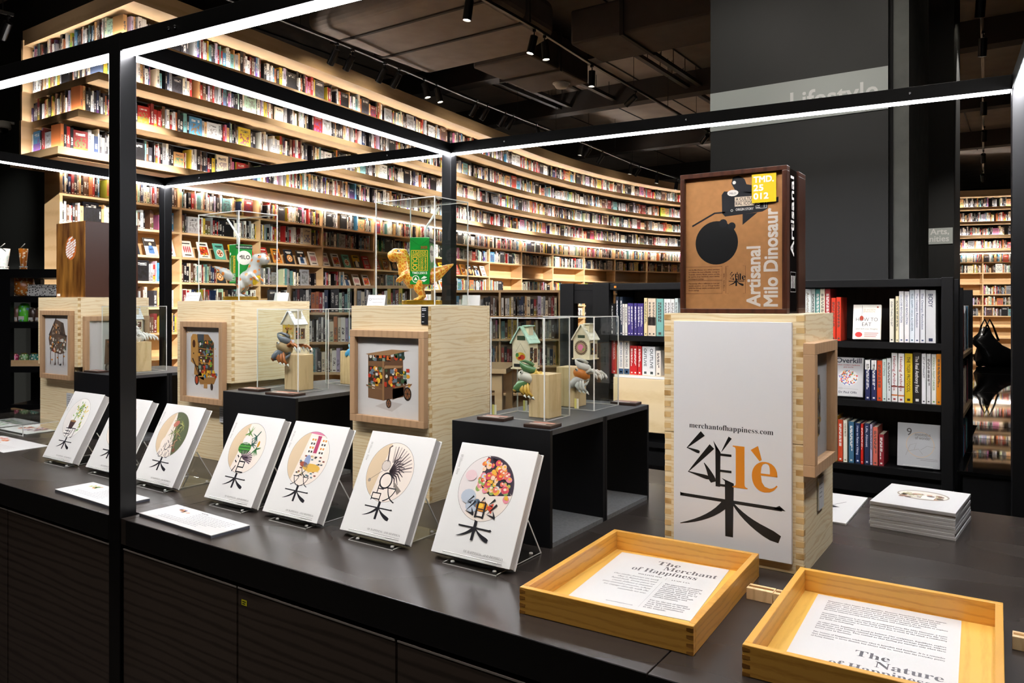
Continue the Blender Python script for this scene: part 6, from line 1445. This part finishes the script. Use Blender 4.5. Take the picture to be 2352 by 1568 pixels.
faceout('grey paperback facing out with a bowl of coloured pills, middle shelf', -0.826, -0.689, 1.146, 0.195, '#c4c3c2', ar_over)
faceout('silver shrink-wrapped book facing out with a gold ring, bottom shelf', -0.535, -0.355, 0.83, 0.205, '#a9aaab', ar_nine, -6)
# end bay round the corner of the unit
t = thing('shelf_end_bay', 'narrow black end bay of books facing the aisle', 'shelf')
for y in (4.46, 5.22): boxobj('upright', (-0.50, -0.285, y, y+0.02, 0, 1.70), SB, t)
boxobj('back_panel', (-0.50, -0.49, 4.48, 5.22, 0, 1.70), SB, t)
for z in (1.36, 1.06, 0.74, 0.42): boxobj('shelf_board', (-0.49, -0.285, 4.48, 5.22, z-0.02, z), OAK, t)
nb = 0
for z, rw in ((1.36, 'upper'), (1.06, 'middle'), (0.74, 'lower')):
    y = 4.49; j = 0
    while y < 5.18:
        w_ = random.uniform(0.016, 0.034); c = random.choice([q for q in PAL if q[0] in ('white', 'cream', 'pale grey', 'red', 'blue', 'black', 'teal')]); j += 1
        o = obj('shelf_book', BME, None, (-0.302-random.uniform(0, 0.012), y+w_/2, z)); o.rotation_euler = (0, 0, PI/2); o.scale = (w_-0.001, 0.15, random.uniform(0.2, 0.25)); o.color = (*lin(c[1]), 1)
        tag(o, '%s book, %s from the counter in the %s row of the end bay' % (c[0], ordn(j), rw), 'book', 'books in the narrow end bay'); y += w_

# ---------------------------------------------------------------- low oak bookcases in the middle of the shop
def lowcase(label, loc, rz, w_, d_, h_, shelves, seed, where, fillrows):
    t = thing('low_bookcase', label, 'bookcase', loc, rz)
    boxobj('side_panel', (0, 0.03, 0, d_, 0, h_), OAK, t); boxobj('side_panel', (w_-0.03, w_, 0, d_, 0, h_), OAK, t); boxobj('top_board', (0.03, w_-0.03, 0.06, d_, h_-0.03, h_), OAK, t); boxobj('back_board', (0.03, w_-0.03, d_-0.02, d_, 0, h_-0.03), OAK, t)
    for z in shelves: boxobj('shelf_board', (0.03, w_-0.03, 0.0, d_-0.02, z-0.025, z), OAK, t)
    boxobj('centre_divider', (w_*0.52, w_*0.52+0.025, 0.02, d_-0.02, 0, h_-0.03), OAK, t)
    rs = random.Random(seed); M = Matrix.Translation(loc) @ Matrix.Rotation(rz, 4, 'Z')
    for r_, (z, hm) in enumerate(fillrows):
        x = 0.05; j = 0
        while x < w_-0.06:
            if w_*0.5 < x < w_*0.52+0.03: x = w_*0.52+0.032
            tt = rs.choice((0.018, 0.024, 0.03, 0.036, 0.044)); c = rs.choices(PAL, PW)[0]; j += 1
            if x+tt > w_-0.05 or (x < w_*0.52 < x+tt): x += tt; continue
            q = M @ Vector((x+tt/2, 0.02+rs.uniform(0, 0.012), z))
            o = obj('low_case_book', BME, None, q); o.rotation_euler = (0, 0, rz); o.scale = (tt-0.001, 0.15, rs.uniform(hm-0.06, hm)); o.color = (*lin(c[1]), 1)
            tag(o, '%s book, %s in the %s row of the %s' % (c[0], ordn(j), ordn(r_+1), where), 'book', 'books in the low oak cases'); x += tt+(rs.uniform(0, 0.03) if rs.random() < 0.08 else 0)
lowcase('low oak bookcase beyond the crab cases with a plain end panel', (-6.18, 7.285, 0), 0.598, 1.62, 0.42, 1.79, (1.468, 1.181, 0.85, 0.5), 3, 'oak case beyond the crabs', ((1.468, 0.25), (1.181, 0.25), (0.85, 0.25)))
lowcase('low oak bookcase seen between the two dinosaur stacks', (-6.05, 4.955, 0), 0.63, 1.25, 0.4, 1.80, (1.534, 1.243, 0.944, 0.6), 4, 'oak case between the dinosaurs', ((1.534, 0.24), (1.243, 0.25), (0.944, 0.24)))
# table with magazines behind the green crab case
t = thing('reading_table', 'pale wooden display table strewn with magazines behind the crab cases', 'table', (-4.15, 5.05, 0), 0.45)
boxobj('table_top', (-0.6, 0.6, -0.35, 0.35, 1.06, 1.10), OAK, t, 0.002)
for x in (-0.56, 0.5):
    for y in (-0.31, 0.25): boxobj('leg', (x, x+0.06, y, y+0.06, 0, 1.06), OAK, t)
boxobj('apron', (-0.5, 0.5, -0.30, -0.28, 0.92, 1.06), OAK, t); boxobj('lower_shelf', (-0.56, 0.56, -0.31, 0.31, 0.5, 0.54), OAK, t)
for i, (u, v, a, c, nm) in enumerate(((-0.3, -0.1, 0.1, '#e6e3de', 'white'), (0.0, -0.15, -0.2, '#c8362c', 'red'), (0.3, -0.08, 0.3, '#27344a', 'navy'), (-0.1, 0.15, 0.0, '#d8d2c0', 'cream'))):
    k = thing('magazine', '%s magazine lying on the display table behind the crab cases' % nm, 'magazine', (-4.15+u*0.9-v*0.43, 5.05+u*0.43+v*0.9, 1.1005), 0.45+a)
    boxobj('cover', (-0.11, 0.11, -0.15, 0.15, 0.004, 0.006), mat('mag_'+c[1:], c, 0.35), k); boxobj('pages', (-0.109, 0.109, -0.149, 0.149, 0, 0.004), PAGES, k)

# ---------------------------------------------------------------- black rack of textile goods at the far left
t = thing('black_rack', 'black steel rack of textile goods at the left edge', 'rack', (-6.915, 2.792, 0), 0.598)
for x in (0.0, 0.62): 
    for y in (0, 0.4): boxobj('upright', (x-0.02, x+0.065, y, y+0.05, 0, 1.90), SB, t)
for z in (1.83, 1.63, 1.42, 1.06, 0.75): boxobj('shelf_rail', (0.065, 0.60, 0, 0.45, z, z+(0.05 if z < 1.8 else 0.07)), SB, t)
boxobj('rear_screen', (0.065, 0.6, 0.44, 0.45, 0.1, 1.42), SB, t)
def onrack(u, v): return (-6.915+u*math.cos(0.598)-v*math.sin(0.598), 2.792+u*math.sin(0.598)+v*math.cos(0.598))
def pouch(label, u, v, z, r, h_, c1, c2, sc_):
    x, y = onrack(u, v); t = thing('drawstring_pouch', label, 'pouch', (x, y, z), 0, 'fabric pouches on the black rack')
    m_ = skinmat('pouch_'+c1[1:], c1, c2, 45)
    MB().lathe([(r*0.5, 0), (r*0.95, h_*0.06), (r, h_*0.22), (r*0.85, h_*0.42), (r*0.32, h_*0.58), (r*0.26, h_*0.64), (r*0.34, h_*0.8), (r*0.42, h_)], 18).build('bag', m_, t, smooth=True)
    MB().tube([(r*0.3*math.cos(a*0.5), r*0.3*math.sin(a*0.5), h_*0.62) for a in range(13)], 0.006, 6).build('drawstring', WHITE, t, smooth=True); MB().tube([(0, -r*0.3, h_), (r*0.6, -r*0.3, h_*1.05), (r*1.0, -r*0.3, h_*1.09)], 0.004, 6).build('cord_end', WHITE, t, smooth=True)
pouch('orange drawstring pouch with pale motifs on the black rack', 0.045, 0.2, 1.68, 0.085, 0.40, '#b8691c', '#e6d4b0', 45)
pouch('white drawstring pouch at the left edge on the black rack', -0.125, 0.2, 1.68, 0.125, 0.40, '#dfe4e2', '#c3d6d2', 40)
x, y = onrack(0.225, 0.22); t = thing('patterned_box', 'long box in black and white zigzag cloth on the black rack', 'box', (x, y, 1.68), 0.598); m_ = skinmat('zigzag', '#e6e4de', '#1c1b1a', 60)
MB().box(-0.125, 0.125, -0.07, 0.07, 0, 0.10).build('cloth_box', m_, t, bevel=0.012); boxobj('lid_seam', (-0.115, 0.115, -0.0705, -0.069, 0.072, 0.075), SB, t)
for i, (u, c1, c2, nm, z, h_, r) in enumerate(((0.105, '#5fce3a', '#8fc4ea', 'green and blue', 1.47, 0.155, 0.045), (0.045, '#7a5a4c', '#c9b8a8', 'brown', 1.47, 0.13, 0.035), (0.175, '#4a3a30', '#e0d6c8', 'dark patterned', 1.47, 0.12, 0.035), (0.235, '#6a4a38', '#e0d6c8', 'tan patterned', 1.47, 0.12, 0.035))):
    x, y = onrack(u, 0.12); t = thing('soft_case', '%s fabric case standing on the black rack' % nm, 'case', (x, y, z), 0.598, 'fabric cases on the black rack')
    MB().lathe([(r*0.8, 0), (r, h_*0.05), (r*0.95, h_*0.8), (r*0.6, h_*0.97), (0.0, h_)], 14).build('case_body', skinmat('case_'+c1[1:], c1, c2, 30), t, smooth=True); MB().box(-r*0.5, r*0.5, -r*0.97, -r*0.9, h_*0.1, h_*0.3).build('paper_label', WHITE, t)
x, y = onrack(0.16, 0.1); t = thing('wooden_tray_box', 'small wooden tray box of coloured purses on the black rack', 'box', (x, y, 1.11), 0.598)
boxobj('front_board', (-0.2, 0.2, -0.09, -0.08, 0, 0.05), OAK, t); boxobj('back_board', (-0.2, 0.2, 0.08, 0.09, 0, 0.07), OAK, t); boxobj('bottom_board', (-0.2, 0.2, -0.08, 0.08, 0, 0.01), OAK, t)
for i, c1 in enumerate(('#a8285a', '#5a8a4a', '#2f7a6a', '#6a2c44')):
    x, y = onrack(0.03+i*0.085, 0.1); t = thing('coin_purse', '%s coin purse in the wooden tray box, %s along' % (['pink', 'leaf green', 'teal', 'plum'][i], ordn(i+1)), 'purse', (x, y, 1.121), 0.598, 'coin purses in the tray box')
    MB().lathe([(0.03, 0), (0.04, 0.02), (0.036, 0.07), (0.022, 0.085)], 12).build('purse_body', skinmat('purse_'+c1[1:], c1, '#e6dccb', 50), t, smooth=True); MB().tube([(-0.022, 0, 0.086), (0.022, 0, 0.086)], 0.004, 6).build('clasp', MATS['gilt'], t)

# ---------------------------------------------------------------- black tote bag hanging in the aisle
t = thing('tote_bag', 'shiny black plastic tote bag standing on the polished aisle counter', 'bag', (-0.36, 10.3, 0.9005), BT); t.scale = (1.55, 1.55, 1.5)
BAGM = mat('black_plastic_bag', '#0c0c0d', 0.22, bump=0.6, nscale=25)
mb = MB(); rs = random.Random(3); n = 18; vs = []; prof = [(0.02, 0.02), (0.13, 0.0), (0.165, 0.06), (0.16, 0.14), (0.13, 0.20), (0.07, 0.25), (0.03, 0.30)]
for (r, z) in prof:
    for j in range(n):
        a = 2*PI*j/n; rr = r*(1+0.12*math.sin(3*a+z*20)+rs.uniform(-0.06, 0.06)); vs.append((rr*math.cos(a)+(0.03 if z < 0.2 else -0.04), rr*0.55*math.sin(a), z+rs.uniform(-0.006, 0.006)-0.10*max(0, math.cos(a))*(z/0.3)))
fs = [(i*n+j, i*n+(j+1) % n, (i+1)*n+(j+1) % n, (i+1)*n+j) for i in range(len(prof)-1) for j in range(n)]+[tuple(range(n))[::-1], tuple(range((len(prof)-1)*n, len(prof)*n))]
mb.add(vs, fs); mb.build('bag_body', BAGM, t, smooth=True)
for y in (-0.03, 0.03): MB().tube([(-0.10, y, 0.2), (-0.07, y, 0.31), (-0.045, y, 0.36), (-0.02, y, 0.31), (0.02, y, 0.2)], [0.008, 0.006, 0.005, 0.006, 0.008], 8).build('handle', BAGM, t, smooth=True)
GB = mat('polished_black_top', '#060606', 0.03)
for lab, x0, x1, y0, y1 in (('polished black counter beside the end bay in the aisle', -0.265, 1.2, 3.80, 5.27), ('long polished black counter under the tote bag down the aisle', -0.625, 1.2, 5.28, 11.2)):
    t = thing('aisle_counter', lab, 'counter'); boxobj('glass_top', (x0, x1, y0, y1, 0.885, 0.90), GB, t, 0.001); boxobj('cabinet', (x0+0.02, x1-0.02, y0+0.02, y1-0.02, 0.0, 0.884), SB, t)
    for k in range(2): boxobj('top_joint', (x0, x1, y0+(y1-y0)*(k+1)/3, y0+(y1-y0)*(k+1)/3+0.004, 0.9, 0.9005), SB, t)
# ---------------------------------------------------------------- lamp tracks
TRK = mat('track_black', '#0b0b0c', 0.35)
def track(label, pts, z, heads, where):
    t = thing('lamp_track', label, 'lamp track')
    for a, b_ in zip(pts, pts[1:]):
        ang = math.atan2(b_[1]-a[1], b_[0]-a[0]); l = math.hypot(b_[0]-a[0], b_[1]-a[1]); M = Matrix.Translation((a[0], a[1], z)) @ Matrix.Rotation(ang, 4, 'Z')
        MB().box(0, l, -0.018, 0.018, 0, 0.035, M=M).build('track_bar', TRK, t); MB().box(0, l, -0.004, 0.004, -0.001, 0.0, M=M).build('track_slot', mat('slot_grey', '#77716a', 0.4), t)
        for k in range(int(l/1.4)+1):
            hq = M @ Vector((0.1+k*1.4, 0, 0))
            if (-7.7 < hq.x < -4.85 and 6.2 < hq.y < 10.4) or (8.5 < hq.y < 9.6): continue
            MB().tube([tuple(M @ Vector((0.1+k*1.4, 0, 0.03))), tuple(M @ Vector((0.1+k*1.4, 0, 5.76-z)))], 0.004, 6).build('hanger', TRK, t)
    for i, (x, y, tilt, az, lit) in enumerate(heads):
        h = thing('track_lamp', 'black cylinder spotlight on the %s, %s from its near end' % (where, ordn(i+1)), 'spotlight', (x, y, z), az, 'black cylinder spotlights')
        MB().box(-0.02, 0.02, -0.015, 0.015, -0.03, 0.0).build('adapter', TRK, h); MB().tube([(0, 0, -0.02), (0, 0, -0.075)], 0.008, 8).build('stem', TRK, h)
        M = Matrix.Translation((0, 0, -0.08)) @ Matrix.Rotation(tilt, 4, 'Y')
        MB().lathe([(0.045, 0.0), (0.047, -0.005), (0.047, -0.21), (0.043, -0.215), (0.040, -0.195), (0.0, -0.19)], 18, M).build('lamp_tube', TRK, h, smooth=False)
        MB().lathe([(0.0, -0.193), (0.039, -0.197), (0.039, -0.2), (0.0, -0.201)], 16, M).build('lens', LENS, h)
        if True:
            ld = bpy.data.lights.new('spot_light', 'SPOT'); ld.energy = SPOTW*lit; ld.color = (1.0, 0.935, 0.85); ld.spot_size = R(58) if tilt < R(50) else R(27); ld.spot_blend = 0.6; ld.shadow_soft_size = 0.035
            lo = bpy.data.objects.new('spot_light', ld); col.objects.link(lo); lo.parent = h; lo.matrix_local = M @ Matrix.Translation((0, 0, -0.215))
H1 = [(y, 0.12 if k == 0 else 0.5) for y, k in ((6.7, 0), (6.98, 0), (7.6, 0), (7.9, 0), (8.45, 1), (8.75, 1), (9.8, 0), (10.1, 0), (10.65, 0), (10.9, 0), (11.7, 1), (13.5, 1), (13.9, 0), (14.65, 0), (16.1, 1), (16.6, 0), (17.7, 1), (19.0, 1))]
def tx(y): return -7.2-0.04*(y-6)-0.0 if y < 14 else -7.6-0.02*(y-14)
track('long black lamp track running beside the book wall', [(-7.14, 3.2), (-7.22, 6.7), (-7.45, 9.7), (-7.6, 13.9), (-7.75, 16.3), (-7.70, 19.2)], 4.9, [(tx(y), y, R(38 if lit < 0.3 else 8 if y > 12 else -14), 0.0 if lit < 0.3 else 0.5, lit) for y, lit in H1], 'track beside the book wall')
track('second black lamp track across the open ceiling', [(-4.87, 2.2), (-4.91, 7.7), (-5.0, 9.2), (-5.11, 14.3)], 4.9, [(-4.88, 3.4, R(59), 0.1, 7), (-4.89, 4.6, R(59), 0.0, 7), (-4.9, 6.4, R(8), 0.4, 0.8), (-4.92, 7.7, R(14), 0.6, 1), (-4.93, 7.95, R(-5), 0.6, 1), (-5.0, 9.3, R(2), 0, 0.8), (-5.05, 10.8, R(60), -0.2, 9), (-5.08, 12.6, R(60), -0.3, 9), (-5.1, 14.1, R(61), -0.6, 12)], 'track across the open ceiling')  # some of the steep heads are added to brighten the wall bays
track('third black lamp track, added out of sight above the gantry to light the bays', [(-3.4, -1.0), (-3.6, 3.4)], 4.9, [(-3.45, 0.0, R(63), -0.35, 8), (-3.5, 1.2, R(63), -0.3, 8), (-3.55, 2.4, R(63), -0.35, 8), (-3.58, 3.1, R(63), -0.6, 8)], 'added track over the shop floor')  # unseen track put in to brighten the lower wall bays
track('black lamp track receding down the right aisle', [(-0.2, 4.0), (-0.47, 10.3), (-0.67, 15.1), (-1.05, 23.5)], 4.9, [(-0.36, 7.6, R(12), -1.2, 0.7), (-0.43, 9.3, R(18), -1.3, 0.7), (-0.48, 10.8, R(14), -1.3, 0.7), (-0.62, 14.2, R(12), -1.4, 0.8), (-0.72, 16.6, R(40), -1.5, 5), (-0.85, 19.2, R(45), -1.5, 5), (-1.0, 22.2, R(48), -1.6, 4)], 'track down the aisle')
track('short black lamp track at the top left over the dark wall', [(-9.75, 2.4), (-9.62, 4.0)], 4.9, [(-9.63, 3.95, R(40), 0.1, 0.8)], 'short track at the top left')
track('black lamp track added out of view over the near edge of the counter', [(-4.6, -0.4), (1.6, -0.3)], 5.2, [(-3.6, -0.4, R(28), -1.57, 0.2), (-2.4, -0.38, R(28), -1.57, 0.2), (-1.4, -0.36, R(28), -1.57, 0.2), (-0.4, -0.34, R(26), -1.57, 0.12), (0.6, -0.32, R(44), -1.2, 0.15)], 'added track over the counter')  # unseen track added as fill on the fronts of the books
track('black lamp track added out of view above the back of the counter', [(-4.6, 2.5), (1.6, 2.6)], 5.2, [(-1.9, 2.54, R(42), -1.5, 0.22), (-1.2, 2.55, R(42), -1.57, 0.22), (-0.4, 2.56, R(40), -1.7, 0.2)], 'added rear counter track')  # unseen track added to brighten the column and its sign
for s_ in [o for o in bpy.data.objects if o.name.startswith('t.') and o.type == 'FONT']: bpy.data.objects.remove(s_)
